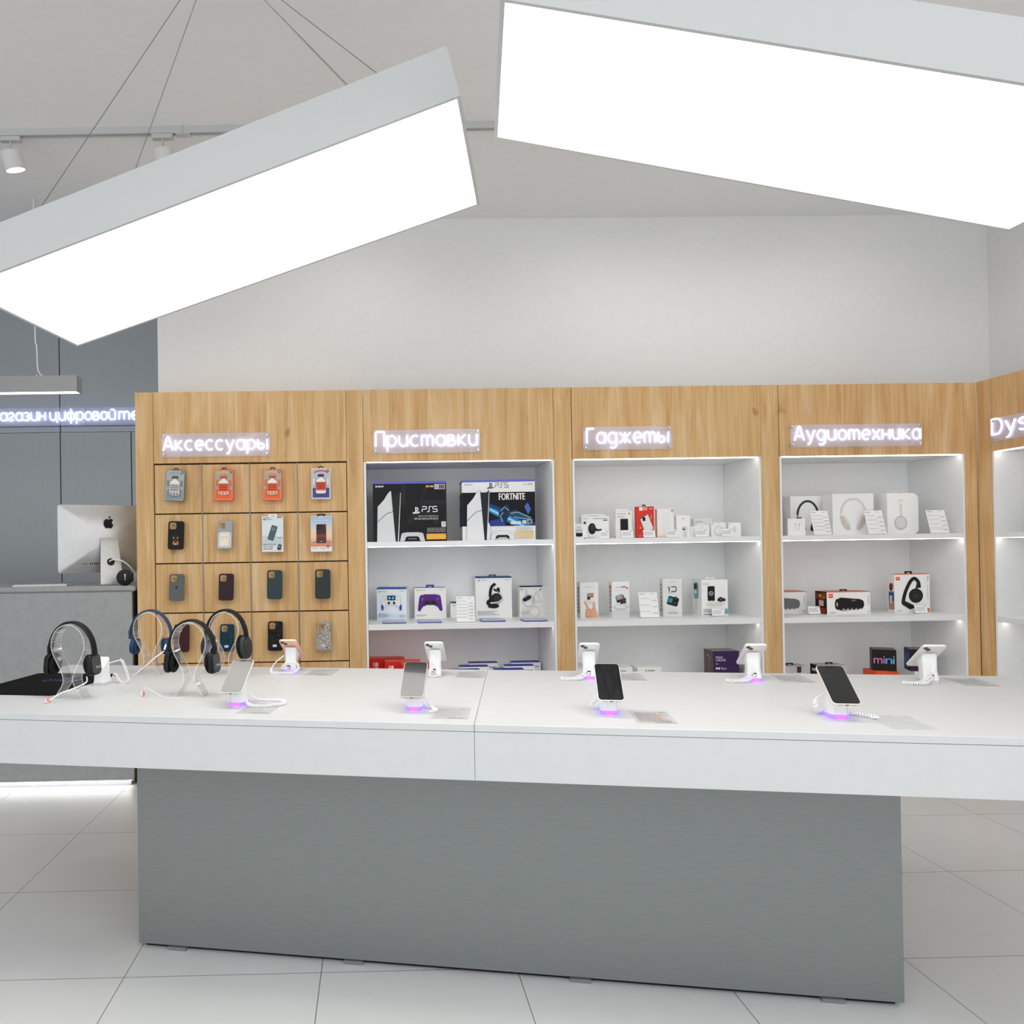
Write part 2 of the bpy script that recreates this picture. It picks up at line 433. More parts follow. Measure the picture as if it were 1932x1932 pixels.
shelf_unit('side_shelving', 'oak bay with white niche on the right wall, at right angles to the rest', (3.3735, -.1, 0), -PI/2, 1.25, .1, STRIP_LIGHT, left_stile=.0985)

# accessory wall: frame plus separate push panels
t = thing('accessory_cabinet', 'tall oak cabinet with a grid of square panels where phone cases hang', 'cabinet', (0, 0, 0))
part_box('stile', t, (-1.308, -1.2105, 0, .44, 0, ZT), WOOD)
part_box('stile', t, (-.149, -.0575, 0, .44, 0, ZT), WOOD)
part_box('fascia_panel', t, (-1.2085, -.1505, 0, .018, 1.776, ZT), WOOD)
part_box('back_board', t, (-1.2095, -.1498, .02, .03, 0, ZT), SEAM)
part_box('top_board', t, (-1.208, -.151, .031, .44, ZT-.02, ZT-.001), WOOD)
gx = [-1.2085, -.9475, -.6855, -.4235, -.1500]
gz = [1.771, 1.498, 1.2255, .953, .675, .4, .12]
for i in range(4):
    for j in range(6):
        part_box('grid_panel', t, (gx[i]+.003, gx[i+1]-.003, .002, .0185, gz[j+1]+.003, gz[j]-.004), WOOD, .001)
CAB = t
STEEL = mat('brushed_steel_trim', '8E8E8C', .4, .8)
for i in (1, 2, 3):
    part_box('divider_rail', t, (gx[i]-.0022, gx[i]+.0022, .0005, .0185, .12, 1.771), STEEL, 0)

# ------------------------------------------------------------------ neon signs
CAPH, DESC = 1.38, -.45
def bowl(cx=.48, rx=.46, ry=.5, cy=.5, a0=0, a1=360): return ell(cx, cy, rx, ry, a0, a1, 22)
def u_shape(w=.85): return [(0, 1), (0, .36)]+ell(w/2, .36, w/2, .36, 180, 360, 12)+[(w, 1)]
G = {
 'А': (1.12, [[(0, 0), (.40, 1.22)]+ell(.56, 1.22, .16, .16, 160, 20, 6)+[(1.12, 0)], [(.2, .42), (.92, .42)]]),
 'к': (.82, [[(0, 0), (0, 1)], [(.74, 1), (.08, .48), (.82, 0)]]),
 'с': (.86, [ell(.48, .5, .48, .5, 52, 308, 20)]),
 'е': (.92, [[(.04, .5), (.92, .5)]+ell(.48, .5, .46, .5, 0, 305, 22)]),
 'у': (.92, [[(0, 1), (.46, .08)], [(.92, 1), (.42, -.2), (.3, -.36), (.1, -.42)]]),
 'а': (.94, [bowl(), [(.94, 1), (.94, 0)]]),
 'р': (.94, [[(0, 1), (0, -.45)], bowl(.48)]),
 'ы': (1.15, [[(0, 1), (0, .3)]+ell(.36, .3, .36, .3, 180, 450, 18)+[(.06, .6)], [(1.12, 1), (1.12, 0)]]),
 'П': (.92, [[(0, 0), (0, 1.28)]+ell(.1, 1.28, .1, .1, 180, 90, 4)+ell(.82, 1.28, .1, .1, 90, 0, 4)+[(.92, 0)]]),
 'и': (.9, [u_shape(.88), [(.88, 1), (.88, 0)]]),
 'т': (1.22, [[(0, 0), (0, 1)], [(0, .66)]+ell(.3, .68, .3, .32, 180, 0, 10)+[(.6, 0)], [(.6, .68)]+ell(.9, .68, .3, .32, 180, 0, 10)+[(1.2, 0)]]),
 'в': (.78, [[(0, 0), (0, 1), (.4, 1)]+ell(.4, .77, .26, .23, 90, -90, 10)+[(.05, .54)], [(.4, .54)]+ell(.45, .27, .32, .27, 90, -90, 10)+[(0, 0)]]),
 'Г': (.78, [[(0, 0), (0, 1.28)]+ell(.1, 1.28, .1, .1, 180, 90, 4)+[(.78, 1.38)]]),
 'д': (.96, [bowl(), [(.94, 1), (.94, -.1)]+ell(.5, -.1, .44, .36, 0, -130, 10)]),
 'ж': (1.2, [[(.6, 0), (.6, 1)], [(0, 1), (.56, .5), (0, 0)], [(1.2, 1), (.64, .5), (1.2, 0)]]),
 'о': (.94, [bowl()]),
 'х': (.86, [[(0, 1), (.84, 0)], [(.84, 1), (0, 0)]]),
 'н': (.86, [[(0, 0), (0, 1)], [(.84, 0), (.84, 1)], [(0, .52), (.84, .52)]]),
 'ц': (1.0, [u_shape(.84), [(.84, 1), (.84, .02), (1.0, .02), (1.0, -.28)]]),
 'ф': (1.1, [[(.55, 1.35), (.55, -.42)], ell(.55, .5, .55, .5, 0, 360, 24)]),
 'з': (.7, [ell(.3, .75, .32, .25, 140, -90, 12)+ell(.3, .26, .38, .26, 90, -140, 14)]),
 'г': (.72, [ell(.36, .74, .32, .26, 160, -20, 10)+[(.6, .5), (.1, .3)]+ell(.36, .22, .34, .22, 170, 340, 10)]),
 'й': (.9, [u_shape(.88), [(.88, 1), (.88, 0)], [(.22, 1.24), (.72, 1.24)]]),
 'М': (1.2, [[(0, 0), (.12, 1.35), (.6, .4), (1.08, 1.35), (1.2, 0)]]),
 'D': (1.0, [[(0, 0), (0, 1.35), (.4, 1.35)]+ell(.4, .675, .58, .675, 90, -90, 16)+[(0, 0)]]),
 'y': (.9, [[(0, 1), (.46, .08)], [(.9, 1), (.42, -.2), (.3, -.36), (.1, -.42)]]),
 's': (.72, [ell(.36, .75, .33, .25, 30, 270, 12)+ell(.36, .25, .36, .25, 90, -150, 12)]),
 'o': (.94, [bowl()]),
 'n': (.86, [[(0, 0), (0, 1)], [(0, .6)]+ell(.42, .58, .42, .42, 180, 0, 12)+[(.84, 0)]]),
 ' ': (.5, []),
}
def neon_sign(name, label, word, loc, rz, W, H, x0, x1, base, xh, r=.0034, tilt=0.):
    """clear panel W x H with tube letters; loc = lower left of the panel on the wall face"""
    t = thing(name, label, 'neon sign', loc, rz, None)
    mb = MB(); mb.box(0, W, -.034, -.030, 0, H, SIGN_ACRYL, bevel=.0008, seg=1); mb.build('acrylic_panel', t)
    gap = .34; tot = sum(G[ch][0] for ch in word)+gap*(len(word)-1); sc = (x1-x0)/tot
    x = x0
    for ch in word:
        wd, strokes = G[ch]
        if strokes:
            mb = MB()
            for st in strokes:
                P = [Vector((x+a*sc, -.034-r*1.3, base+b*xh+(x+a*sc-x0)*tilt)) for a, b in st]
                d = [P[0]]
                for p in P[1:]:
                    if (p-d[-1]).length > 1e-4: d.append(p)
                mb.tube(d, r, NEON, 8)
            mb.build('letter', t)
        x += (wd+gap)*sc
    for a, b in ((.013, .013), (W-.013, .013), (.013, H-.013), (W-.013, H-.013)):
        mb = MB(); mb.lathe([(.004, 0), (.004, .03), (.0068, .03), (.0068, .039), (.0045, .041), (0, .041)], CHROME, Matrix.Translation((a, 0, b)) @ Matrix.Rotation(PI/2, 4, 'X'), 14); mb.build('standoff', t)
    return t
neon_sign('neon_sign', 'white neon sign reading Аксессуары on the oak above the hanging phone cases', 'Аксессуары', (-1.155, 0, 1.807), 0, .588, .128, .010, .576, .036, .053)
neon_sign('neon_sign', 'white neon sign reading Приставки on the oak above the console boxes', 'Приставки', (-.002, 0, 1.811), 0, .587, .129, .014, .571, .038, .058)
neon_sign('neon_sign', 'white neon sign reading Гаджеты on the oak above the charger and camera boxes', 'Гаджеты', (1.153, 0, 1.815), 0, .491, .127, .020, .472, .036, .058)
neon_sign('neon_sign', 'white neon sign reading Аудиотехника, the longest on the oak wall, near the corner', 'Аудиотехника', (2.305, 0, 1.814), 0, .732, .124, .020, .722, .038, .055)
neon_sign('neon_sign', 'white neon sign on the right wall, cut off by the photo edge', 'Dyson', (3.3735, -.135, 1.815), -PI/2, .42, .124, .014, .40, .038, .062)
def wall_sign():
    t = thing('neon_sign', 'long blue-white neon sign on the grey panel wall behind the counter', 'neon sign', (-2.93, 1.5, 2.236), 0)
    mb = MB(); mb.box(0, 1.56, -.034, -.030, 0, .129, SIGN_ACRYL, bevel=.0008, seg=1); mb.build('acrylic_panel', t)
    NB = mat('blue_white_neon_glow', 'FFFFFF', .5, emit=3.6, ecol='BAC8FF')
    for word, a, b in (('Магазин', .100, .508), ('цифровой', .542, 1.022), ('техники', 1.05, 1.54)):
        tot = sum(G[ch][0] for ch in word)+.26*(len(word)-1); sc = (b-a)/tot; x = a
        for ch in word:
            wd, st = G[ch]; mb = MB()
            for s in st:
                P = [Vector((x+p*sc, -.040, .036+q*.06)) for p, q in s]
                d = [P[0]]
                for p in P[1:]:
                    if (p-d[-1]).length > 1e-4: d.append(p)
                mb.tube(d, .0042, NB, 8)
            mb.build('letter', t); x += (wd+.26)*sc
    for a in (.015, .79, 1.545):
        for b in (.014, .115):
            mb = MB(); mb.lathe([(.004, 0), (.004, .03), (.0068, .03), (.0068, .039), (.0045, .041), (0, .041)], CHROME, Matrix.Translation((a, 0, b)) @ Matrix.Rotation(PI/2, 4, 'X'), 14); mb.build('standoff', t)
wall_sign()

# ------------------------------------------------------------------ hanging phone cases and boxed cases
def hook_mesh(mb, z, y1=-.002, y0=-.045, x=0.):
    mb.tube([(x, y1+.002, z), (x, y0-.008, z-.001), (x, y0-.011, z+.006)], .0018, CHROME, 8)
def case_plate(w, h, r, cut, depth=.0095):
    cx0, cx1, cy0, cy1, cr_ = cut
    return curve_plate(rrect(-w/2, w/2, 0, h, r, 6), [rrect(cx0, cx1, cy0, cy1, cr_, 4)[::-1]], depth, .002, 2)
XZ = Matrix(((1, 0, 0, 0), (0, 0, 1, 0), (0, 1, 0, 0), (0, 0, 0, 1)))     # plate XY -> XZ, thickness along y
def hang_case(label, x, z0, h, w, m, tilt=0., cutm=None, extra=None, cut=None):
    t = thing('phone_case', label, 'phone case', (x, -.044, z0), (math.radians(-4), math.radians(tilt), 0), 'phone cases hanging on the oak panels')
    r = .0135; cw = w*.45; cut = cut or (-w/2+.007, -w/2+.007+cw, h-.007-cw*1.02, h-.007, .011)
    mb = MB(); mb.add_mesh(case_plate(w, h, r, cut), XZ, m)
    mb.build('shell', t, sharp=30)
    # camera cut-out rim
    mb = MB(); p = rrect(cut[0], cut[1], cut[2], cut[3], cut[4], 5)
    mb.tube([(a, -.0045, b) for a, b in p], .0012, cutm or m, 6, loop=True); mb.build('camera_rim', t)
    if extra: extra(t, w, h)
    return t
def rubber(name, c, rough=.6): return add_noise(mat(name, c, rough, spec=.3), c, c, 60)
def glitter(name, base, spark, scale, thr):
    m = mat(name, base, .35, spec=.2)
    n, l, b = nodes(m); tc = n.new('ShaderNodeTexCoord'); v = n.new('ShaderNodeTexVoronoi'); v.inputs['Scale'].default_value = scale
    cr2 = n.new('ShaderNodeValToRGB'); cr2.color_ramp.interpolation = 'CONSTANT'
    sp = n.new('ShaderNodeSeparateColor')
    l.new(tc.outputs['Object'], v.inputs['Vector']); l.new(v.outputs['Color'], sp.inputs['Color']); l.new(sp.outputs['Red'], cr2.inputs['Fac'])
    e = cr2.color_ramp.elements; e[0].color = lin(base); e[0].position = 0; e[1].position = thr; e[1].color = lin(spark)
    l.new(cr2.outputs['Color'], b.inputs['Base Color']); return m
def dog_face(t, w, h):
    mb = MB(); P = Print(mb, (-w/2, -.0049, 0), (w, 0, 0), (0, 0, h))
    P.poly([(.26, .42), (.3, .64), (.36, .5), (.64, .5), (.7, .64), (.74, .42), (.62, .2), (.38, .2)], '1C1C1E')
    P.ellipse(.5, .24, .17, .085, 'A86A2C'); P.ellipse(.38, .22, .07, .06, 'C07A34'); P.ellipse(.62, .22, .07, .06, 'C07A34')
    P.ellipse(.5, .275, .08, .035, '0A0A0A'); P.ellipse(.5, .185, .05, .02, 'D8C8B8')
    for u in (.38, .62): P.disc(u, .4, .0035, 'E8C8A0'); P.disc(u, .4, .002, '402010'); 
    for u in (.36, .64): P.disc(u, .45, .0018, 'C98A48')
    mb.build('dog_face_print', t)
def card_pocket(t, w, h):
    mb = MB(); P = Print(mb, (-w/2, -.0052, 0), (w, 0, 0), (0, 0, h))
    P.poly([(.06, .05), (.94, .05), (.94, .55), (.82, .61), (.2, .61), (.06, .55)], 'C9CCCE')
    P.rect(.2, .1, .78, .56, 'F4E3CF'); P.rect(.2, .1, .78, .125, 'E6D2BC'); P.ellipse(.38, .4, .08, .05, 'E2D0C2'); P.ellipse(.62, .42, .07, .055, 'E2D0C2')
    mb.build('card_pocket', t)
def apple_logo(P, u, v, s, c):
    k = s; wu = 1/P.w; wv = 1/P.h
    pts = []
    for a in [(0, .33), (.1, .39), (.24, .42), (.36, .36), (.40, .28)]: pts.append(a)
    pts += [(.32, .18), (.29, .06), (.33, -.07), (.43, -.14), (.38, -.28), (.29, -.41), (.2, -.47), (.1, -.44), (0, -.42), (-.1, -.44), (-.2, -.47), (-.3, -.40), (-.39, -.24), (-.44, -.02), (-.42, .18), (-.34, .33), (-.2, .41), (-.08, .37)]
    P.poly([(u+x*k*wu, v+y*k*wv) for x, y in pts], c)
    P.poly([(u+x*k*wu, v+y*k*wv) for x, y in ((.0, .45), (.02, .58), (.1, .67), (.18, .70), (.17, .58), (.1, .48))], c)
def logo_only(t, w, h):
    mb = MB(); P = Print(mb, (-w/2, -.0048, 0), (w, 0, 0), (0, 0, h)); apple_logo(P, .5, .5, .016, '2E3032'); mb.build('back_logo', t)
def name_plate(t, w, h):
    mb = MB(); mb.box(-.013, .009, -.0062, -.0045, .021, .034, mat('silver_plate', 'E2E2E2', .25, .6), bevel=.0005, seg=1)
    mb.build('metal_plate', t)
hang_case('black phone case with a dog face, in the second row of the grid', -1.084, 1.302, .155, .086, rubber('black_case', '0B0B0C'), 1.5, extra=dog_face)
hang_case('silver grey phone case with a cream card in its pocket, second row', -.819, 1.300, .156, .082, rubber('silver_case', '9EA1A3', .4), 1, CHROME, card_pocket)
hang_case('grey phone case with a small logo, left end of the third row', -1.084, 1.023, .146, .082, rubber('grey_case', '5E6160'), 1.5, extra=logo_only)
hang_case('dark plum phone case in the third row of the grid', -.815, 1.021, .146, .081, rubber('plum_case', '2F1A24'), 1)
hang_case('dark teal leather-look phone case in the third row', -.551, 1.024, .158, .083, rubber('teal_case', '2D3E42'), .6)
hang_case('dark green-grey phone case, right end of the third row', -.289, 1.022, .160, .083, rubber('green_grey_case', '2B3534'), .3)
hang_case('maroon phone case in the fourth row, behind the front black headphones', -1.060, .745, .150, .083, rubber('maroon_case', '3A1214'), 1)
hang_case('glittering dark blue phone case in the fourth row, seen through the headphones', -.814, .744, .148, .078, glitter('blue_glitter', '08283A', '2A6A8C', 420, .90), 1, extra=name_plate)
hang_case('black glitter phone case with white specks, behind the pink phone', -.552, .743, .160, .081, glitter('black_glitter', '08080A', '55555C', 380, .93), .6, extra=name_plate)
hang_case('silver glitter phone case at the right end of the fourth row', -.288, .740, .160, .081, glitter('silver_glitter', '6E6C6A', 'D6CCC0', 420, .55), .2, extra=name_plate)
def peg(x, z, y0):
    mb = MB(); hook_mesh(mb, 0, .002, y0); mb.build('peg_hook', CAB, (x, 0, z))
for x, z in ((-1.084, 1.44), (-.819, 1.44), (-1.084, 1.155), (-.815, 1.153), (-.551, 1.168), (-.289, 1.168), (-1.06, .88), (-.814, .88), (-.552, .888), (-.288, .888)):
    peg(x-.012, z-.006 if z > 1.2 else z-.012, -.047)

def pill_box(label, x, z0, bg, trim, cap, lab, lower, tilt, banner, grp=None):
    w, h, d = .104, .170, .02
    t = thing('boxed_phone_case', label, 'boxed phone case', (x, -.05, z0), (math.radians(-3), math.radians(tilt), 0), grp)
    mb = MB(); mb.box(-w/2, w/2, 0, d, 0, h, ink(trim), bevel=.004)
    P = Print(mb, (-w/2, 0, 0), (w, 0, 0), (0, 0, h))
    P.rect(.035, .025, .965, .975, bg, .006); P.rect(.07, .05, .93, .36, lower)
    if lower != bg: P.rect(.07, .36, .93, .40, bg)
    # ribbon banner
    P.poly([(.2, .86)]+[(.2+.6*k/8, .86+.035*math.sin(PI*k/8)) for k in range(9)]+[(.8, .93-.03)]+[(.8-.6*k/8, .90+.035*math.sin(PI*k/8)) for k in range(9)], banner)
    P.poly([(.12, .83), (.22, .85), (.22, .89), (.12, .87), (.15, .85)], banner); P.poly([(.78, .85), (.88, .83), (.85, .85), (.88, .87), (.78, .89)], banner)
    P.disc(.86, .92, .0075, '3A3E42'); P.disc(.86, .92, .004, 'C8C8C8')
    for u in (.14, .86): P.rect(u-.04, .46, u+.04, .66, trim if trim != bg else lower, .002)
    # bottle outline then fill
    out = [(.22, .20), (.22, .57), (.28, .64), (.40, .68), (.40, .72), (.60, .72), (.60, .68), (.72, .64), (.78, .57), (.78, .20), (.70, .165), (.30, .165)]
    P.poly(out, '2E2A28'); inn = [(.5+(u-.5)*.95, .43+(v-.43)*.965) for u, v in out]; P.poly(inn, 'EFE8DC')
    P.rect(.245, .28, .755, .55, '2E2A28'); P.rect(.25, .288, .75, .545, lab)
    P.poly([(.34, .72), (.34, .785), (.38, .80), (.62, .80), (.66, .785), (.66, .72)], '2E2A28'); P.rect(.355, .728, .645, .785, cap); P.ellipse(.5, .785, .13, .018, cap)
    for i in range(3):
        for j in range(5): P.rect(.29+j*.088, .33+i*.068, .355+j*.088, .372+i*.068, '8A3A28' if lab not in ('D6D8D6',) else '6A6E6E', up=False)
    P.up()
    for j in range(3): P.rect(.28+j*.16, .19, .39+j*.16, .26, trim if trim != bg else '9A9E9C', up=False)
    mb.build('carton', t)
    mb = MB(); mb.prism([(a, d*.45, b) for a, b in [(-.014, h-.004)]+ell(0, h, .014, .013, 180, 0, 12)+[(.014, h-.004)]+ell(0, h+.001, .007, .007, 0, 180, 10)], (0, .002, 0), BLACK); mb.build('hang_tab', t)
pill_box('grey boxed phone case with a bottle drawing, top left of the grid', -1.0875, 1.566, 'AEB4B4', '7C8486', '5E6668', 'D6D8D6', '8A9294', 3, '9EA6A6')
pill_box('orange boxed phone case with a bottle drawing, nearer the grey one', -.820, 1.564, 'B4A898', 'F26A3C', 'F25A30', 'F4683A', 'F4683A', .8, 'D8B896')
pill_box('orange boxed phone case with a bottle drawing, nearer the red and blue one', -.5555, 1.562, 'B4A898', 'F26A3C', 'F25A30', 'F4683A', 'F4683A', .6, 'D8B896')
pill_box('red and blue boxed phone case with a bottle drawing, top right of the grid', -.2905, 1.565, 'BFC2C6', 'E4E4E8', '3C3C7E', 'E4564C', '4C4C92', .2, 'D8483C')
def retail_case(label, x, z0, fn, tabm):
    w, h, d = .116, .195, .022
    t = thing('boxed_phone_case', label, 'boxed phone case', (x, -.052, z0), (math.radians(-2), 0, 0))
    mb = MB(); mb.box(-w/2, w/2, 0, d, 0, h, ink('E8E9EA'), bevel=.001, seg=1)
    fn(Print(mb, (-w/2, 0, 0), (w, 0, 0), (0, 0, h))); mb.build('carton', t)
    mb = MB(); mb.prism([(a, d*.6, b) for a, b in ((-.024, h), (-.022, h+.012), (.022, h+.012), (.024, h), (.010, h), (.008, h+.005), (-.008, h+.005), (-.010, h))], (0, .001, 0), tabm); mb.build('hang_tab', t)
def rot_rr(cu_, cv, w, h, a, r, P):
    return [(cu_+(x*math.cos(a)-y*math.sin(a))/P.w, cv+(x*math.sin(a)+y*math.cos(a))/P.h) for x, y in rrect(-w/2, w/2, -h/2, h/2, r, 4)]
def slim_art(P):
    P.rect(.01, .01, .99, .99, 'DDE2E4'); P.rect(.01, .2, .99, .45, 'C6D0D4')
    for k in range(26):
        u, v = random.uniform(.05, .95), random.uniform(.2, .42); s = random.uniform(.01, .04)
        P.poly([(u, v), (u+s, v+s*.4), (u+s*.6, v+s*.9)], random.choice(('9FB0B6', 'F4F6F7', 'B7C4C9')), False)
    P.up()
    P.poly(rot_rr(.5, .53, .034, .083, -.32, .006, P), '4E6468'); P.poly(rot_rr(.54, .65, .014, .018, -.32, .004, P), '8CA4A6')
    for du, dv in ((-.02, .02), (.035, .03), (.0, -.01)): P.disc(.54+du, .65+dv, .0028, '1E2A2C', False)
    P.up(); P.disc(.83, .41, .009, 'F0F0F0'); P.rect(.76, .385, .9, .41, '50606A')
    P.text('PROTECTIVE', .06, .185, .6, .04, '454A4C'); P.text('YET SLIM', .06, .125, .46, .04, '454A4C'); P.rect(.06, .08, .5, .095, '6A6E70')
    P.poly(rot_rr(.82, .13, .02, .03, -.25, .004, P), '3A3E40'); P.disc(.83, .14, .005, 'A0A4A6')
    P.rect(.72, .955, .94, .975, '303436'); P.rect(.07, .95, .36, .965, '8A9092'); P.rect(.07, .89, .17, .925, '707678'); P.rect(.2, .905, .5, .918, '8A9092')
retail_case('white boxed phone case with a tilted grey phone drawing, second row', -.5565, 1.281, slim_art, WHITE_PL)
def sunset_art(P):
    cols = ['A9BFDA', 'B5C6DA', 'C2CBD6', 'D2D0CE', 'E2D3C2', 'EDD0B0', 'EFC7A4', 'E6B498']
    for k, c in enumerate(cols): P.rect(.01, .99-(k+1)*.09, .99, .99-k*.09, c, up=False)
    P.up(); P.poly([(.01, .27), (.3, .30), (.6, .28), (.8, .31), (.99, .28), (.99, .24), (.01, .24)], '9A8C96'); P.rect(.01, .14, .99, .26, 'D79272'); P.rect(.01, .01, .99, .14, 'E9E6E4')
    P.rect(.27, .24, .73, .77, '4A2E2C', .006); P.rect(.28, .40, .72, .5, '7A4038'); P.rect(.28, .26, .72, .40, '5C3A34')
    P.rect(.29, .62, .55, .755, '2A2E34', .004)
    for u, v in ((.36, .72), (.48, .72), (.36, .65)): P.disc(u, v, .0055, '15181C', False)
    P.up(); P.text('CASE WITH MAGNET', .16, .865, .68, .028, 'EDF2F6'); P.rect(.36, .935, .64, .95, 'DCE6EE')
    P.disc(.81, .155, .008, 'B4664C'); P.rect(.08, .09, .3, .105, 'A8A8A8'); P.rect(.45, .09, .7, .105, 'A8A8A8'); P.rect(.42, .28, .58, .29, 'EBD8D0')
retail_case('sunset-coloured boxed phone case with a brown phone drawing, second row right end', -.292, 1.278, sunset_art, BLACK)

# ------------------------------------------------------------------ boxes on the shelves
def tab(parent, x, y, z, w, hh, m, lean=0.):
    mb = MB(); M = Matrix.Translation((x, y, z)) @ Matrix.Rotation(lean, 4, 'X')
    pts = [(-w/2, 0), (-w/2*.92, hh), (w/2*.92, hh), (w/2, 0), (w*.26, 0), (w*.2, hh*.45), (-w*.2, hh*.45), (-w*.26, 0)]
    mb.prism([M @ Vector((a, -.0006, b)) for a, b in pts], M.to_3x3() @ Vector((0, .0012, 0)), m); mb.build('hang_tab', parent)
def carton(name, label, cat, x0, x1, yf, z, h, d, rz=0., col='F0F0F0', art=None, top=None, side=None, hang=None, group=None, bevel=.0008):
    """retail carton: front face centred on x0..x1 at y=yf, standing on z"""
    w = x1-x0; root = None; loc = ((x0+x1)/2, yf+d/2, z)
    mb = MB(); mb.box(-w/2, w/2, -d/2, d/2, 0, h, ink(col), bevel=bevel, seg=1)
    if top: Print(mb, (-w/2, -d/2, h), (w, 0, 0), (0, d, 0)).rect(.004, .004, .996, .996, top)
    if art: art(Print(mb, (-w/2, -d/2, 0), (w, 0, 0), (0, 0, h)))
    if side: side(Print(mb, (-w/2, d/2, 0), (0, -d, 0), (0, 0, h)))
    if hang:
        root = thing(name, label, cat, loc, rz, group); mb.build('carton', root)
        tab(root, hang.get('x', 0)*w, hang.get('y', 0)*d, h, hang.get('w', .03), hang.get('h', .014), hang.get('m', WHITE_PL), hang.get('lean', 0))
        return root
    o = mb.build(name, None, loc, rz); return tag(o, label, cat, group)

def symbol(P, u, v, s, c):
    """the upright letter with its swept foot"""
    k = lambda x, y: (u+x*s/P.w, v+y*s/P.h)
    P.poly([k(*p) for p in ((-.12, -.42), (.04, -.47), (.04, .38), (-.12, .48))], c)
    P.poly([k(*p) for p in ((.06, .44), (.06, .32), (.17, .22), (.17, 0), (.06, -.02), (.06, -.12), (.22, -.1), (.3, .02), (.3, .24), (.2, .38))], c)
    P.poly([k(*p) for p in ((-.14, -.18), (-.42, -.28), (-.5, -.38), (-.4, -.45), (-.14, -.40), (-.14, -.32), (-.32, -.36), (-.14, -.28))], c)
    P.poly([k(*p) for p in ((.07, -.2), (.3, -.16), (.5, -.24), (.44, -.34), (.07, -.46), (.07, -.38), (.32, -.28), (.07, -.3))], c)
def ps5_word(P, u, v, s, c, lw=.16):
    a = lambda pts: P.stroke([(u+x*s/P.w, v+y*s/P.h) for x, y in pts], lw*s, c)
    a([(0, 0), (0, .42), (.06, .5), (.75, .5), (.84, .58), (.84, .92), (.75, 1), (0, 1)])
    a([(.95, 0), (1.28, 0), (1.37, .08), (1.37, .92), (1.46, 1), (1.85, 1)])
    a([(2.9, 1), (2.15, 1), (2.06, .92), (2.06, .58), (2.15, .5), (2.82, .5), (2.9, .42), (2.9, .08), (2.82, 0), (2.0, 0)])
def console_pic(P, ox, oy, sx, sy, white, dark, line):
    k = lambda x, y: (ox+x*sx, oy+y*sy)
    P.stroke([k(0, 0), k(.04, .84), k(.30, 1.0), k(.44, 1.13), k(.56, 1.21), k(.60, 1.20), k(.76, 0)], .002, '9CA0A6')
    P.poly([k(0, 0), k(.04, .84), k(.30, 1.0), k(.44, 1.13), k(.56, 1.21), k(.60, 1.20), k(.76, 0)], white)
    P.poly([k(.60, 1.18), k(.66, 1.12), k(.85, 1.12), k(.98, 1.2), k(1.0, 1.16), k(.86, 0), k(.76, 0)], dark)
    P.poly([k(.98, 1.17), k(1.0, 1.16), k(.89, 0), k(.85, 0)], white)
    P.stroke([k(.02, .47), k(.22, .58), k(.42, .68), k(.67, .72)], .0025, line)
def pad_pic(P, cu_, v0, w, h, body, dark, full=True):
    if full is True and body[0] in 'DEF': pad_pic(P, cu_, v0-h*.012, w*1.025, h*1.03, 'A9AEB6', dark, None)
    k = lambda x, y: (cu_+x*w, v0+y*h)
    half = [(.0, 1.0), (.25, 1.0), (.27, .96), (.36, .97), (.43, .85), (.5, .1), (.47, 0), (.41, 0), (.33, .18), (.24, .36), (.0, .36)]
    P.poly([k(x, y) for x, y in half]+[k(-x, y) for x, y in half[::-1]], body)
    P.poly([k(x, y) for x, y in ((-.2, .62), (.2, .62), (.27, .5), (.3, .3), (.2, .3), (.16, .4), (-.16, .4), (-.2, .3), (-.3, .3), (-.27, .5))], dark)
    P.poly([k(x, y) for x, y in ((-.19, .98), (.19, .98), (.16, .64), (-.16, .64))], body)
    for s in (-1, 1): P.ellipse(cu_+s*.13*w, v0+.5*h, .055*w, .1*h, '202024')
    for du, dv in ((-.31, .78), (-.27, .72), (-.35, .72), (-.31, .66), (.31, .8), (.27, .73), (.35, .73), (.31, .66)): P.ellipse(cu_+du*w, v0+dv*h, .018*w, .03*h, 'C8C8CC' if body != '5A2A86' else '9A78BC', up=False)
    P.up()
def art_black_console(P):
    P.rect(0, .962, 1, 1, '6B6CC8'); P.rect(0, 0, 1, .962, '141416')
    P.poly([(.38, .95), (.45, .95), (.45, .6), (.38, .6)], '222225'); P.poly([(.62, .6), (.72, .95), (.78, .95), (.66, .68), (1, .68), (1, .6)], '222225')
    P.ring(.68, .25, .062, .09, '222225', 10, 170)
    [P.text('SONY', .035+du, .905, .115, .03, 'F2F2F2') for du in (-.002, .002)]
    console_pic(P, .05, 0, .33, .695, 'DCDCDE', '232428', '30302E')
    pad_pic(P, .53, -.02, .34, .17, 'D2D2D4', '111113')
    P.rect(.36, -.001, .7, .004, '141416')
    symbol(P, .585, .515, .042, 'F2F2F2'); ps5_word(P, .665, .49, .029, 'F2F2F2')
    P.text('PlayStation®5 Digital Edition', .615, .405, .275, .025, 'E8E8E8'); P.lines(.56, .355, .89, .395, 2, 'B8B8B8', .1)
    P.rect(.72, .895, .765, .925, 'E8A050'); P.rect(.775, .895, .825, .925, 'D8B080'); P.rect(.835, .86, .98, .945, 'C8C8C8', .002); P.rect(.895, .87, .972, .935, '6A6662'); P.text('0', .85, .88, .022, .03, '202020')
    P.lines(.73, .145, .985, .225, 4, '9A9A9A', .05); P.rect(.925, .235, .985, .325, 'D8D8D8'); P.text('7', .945, .25, .02, .055, '808080')
    P.rect(.72, .03, .985, .125, 'F2B048')
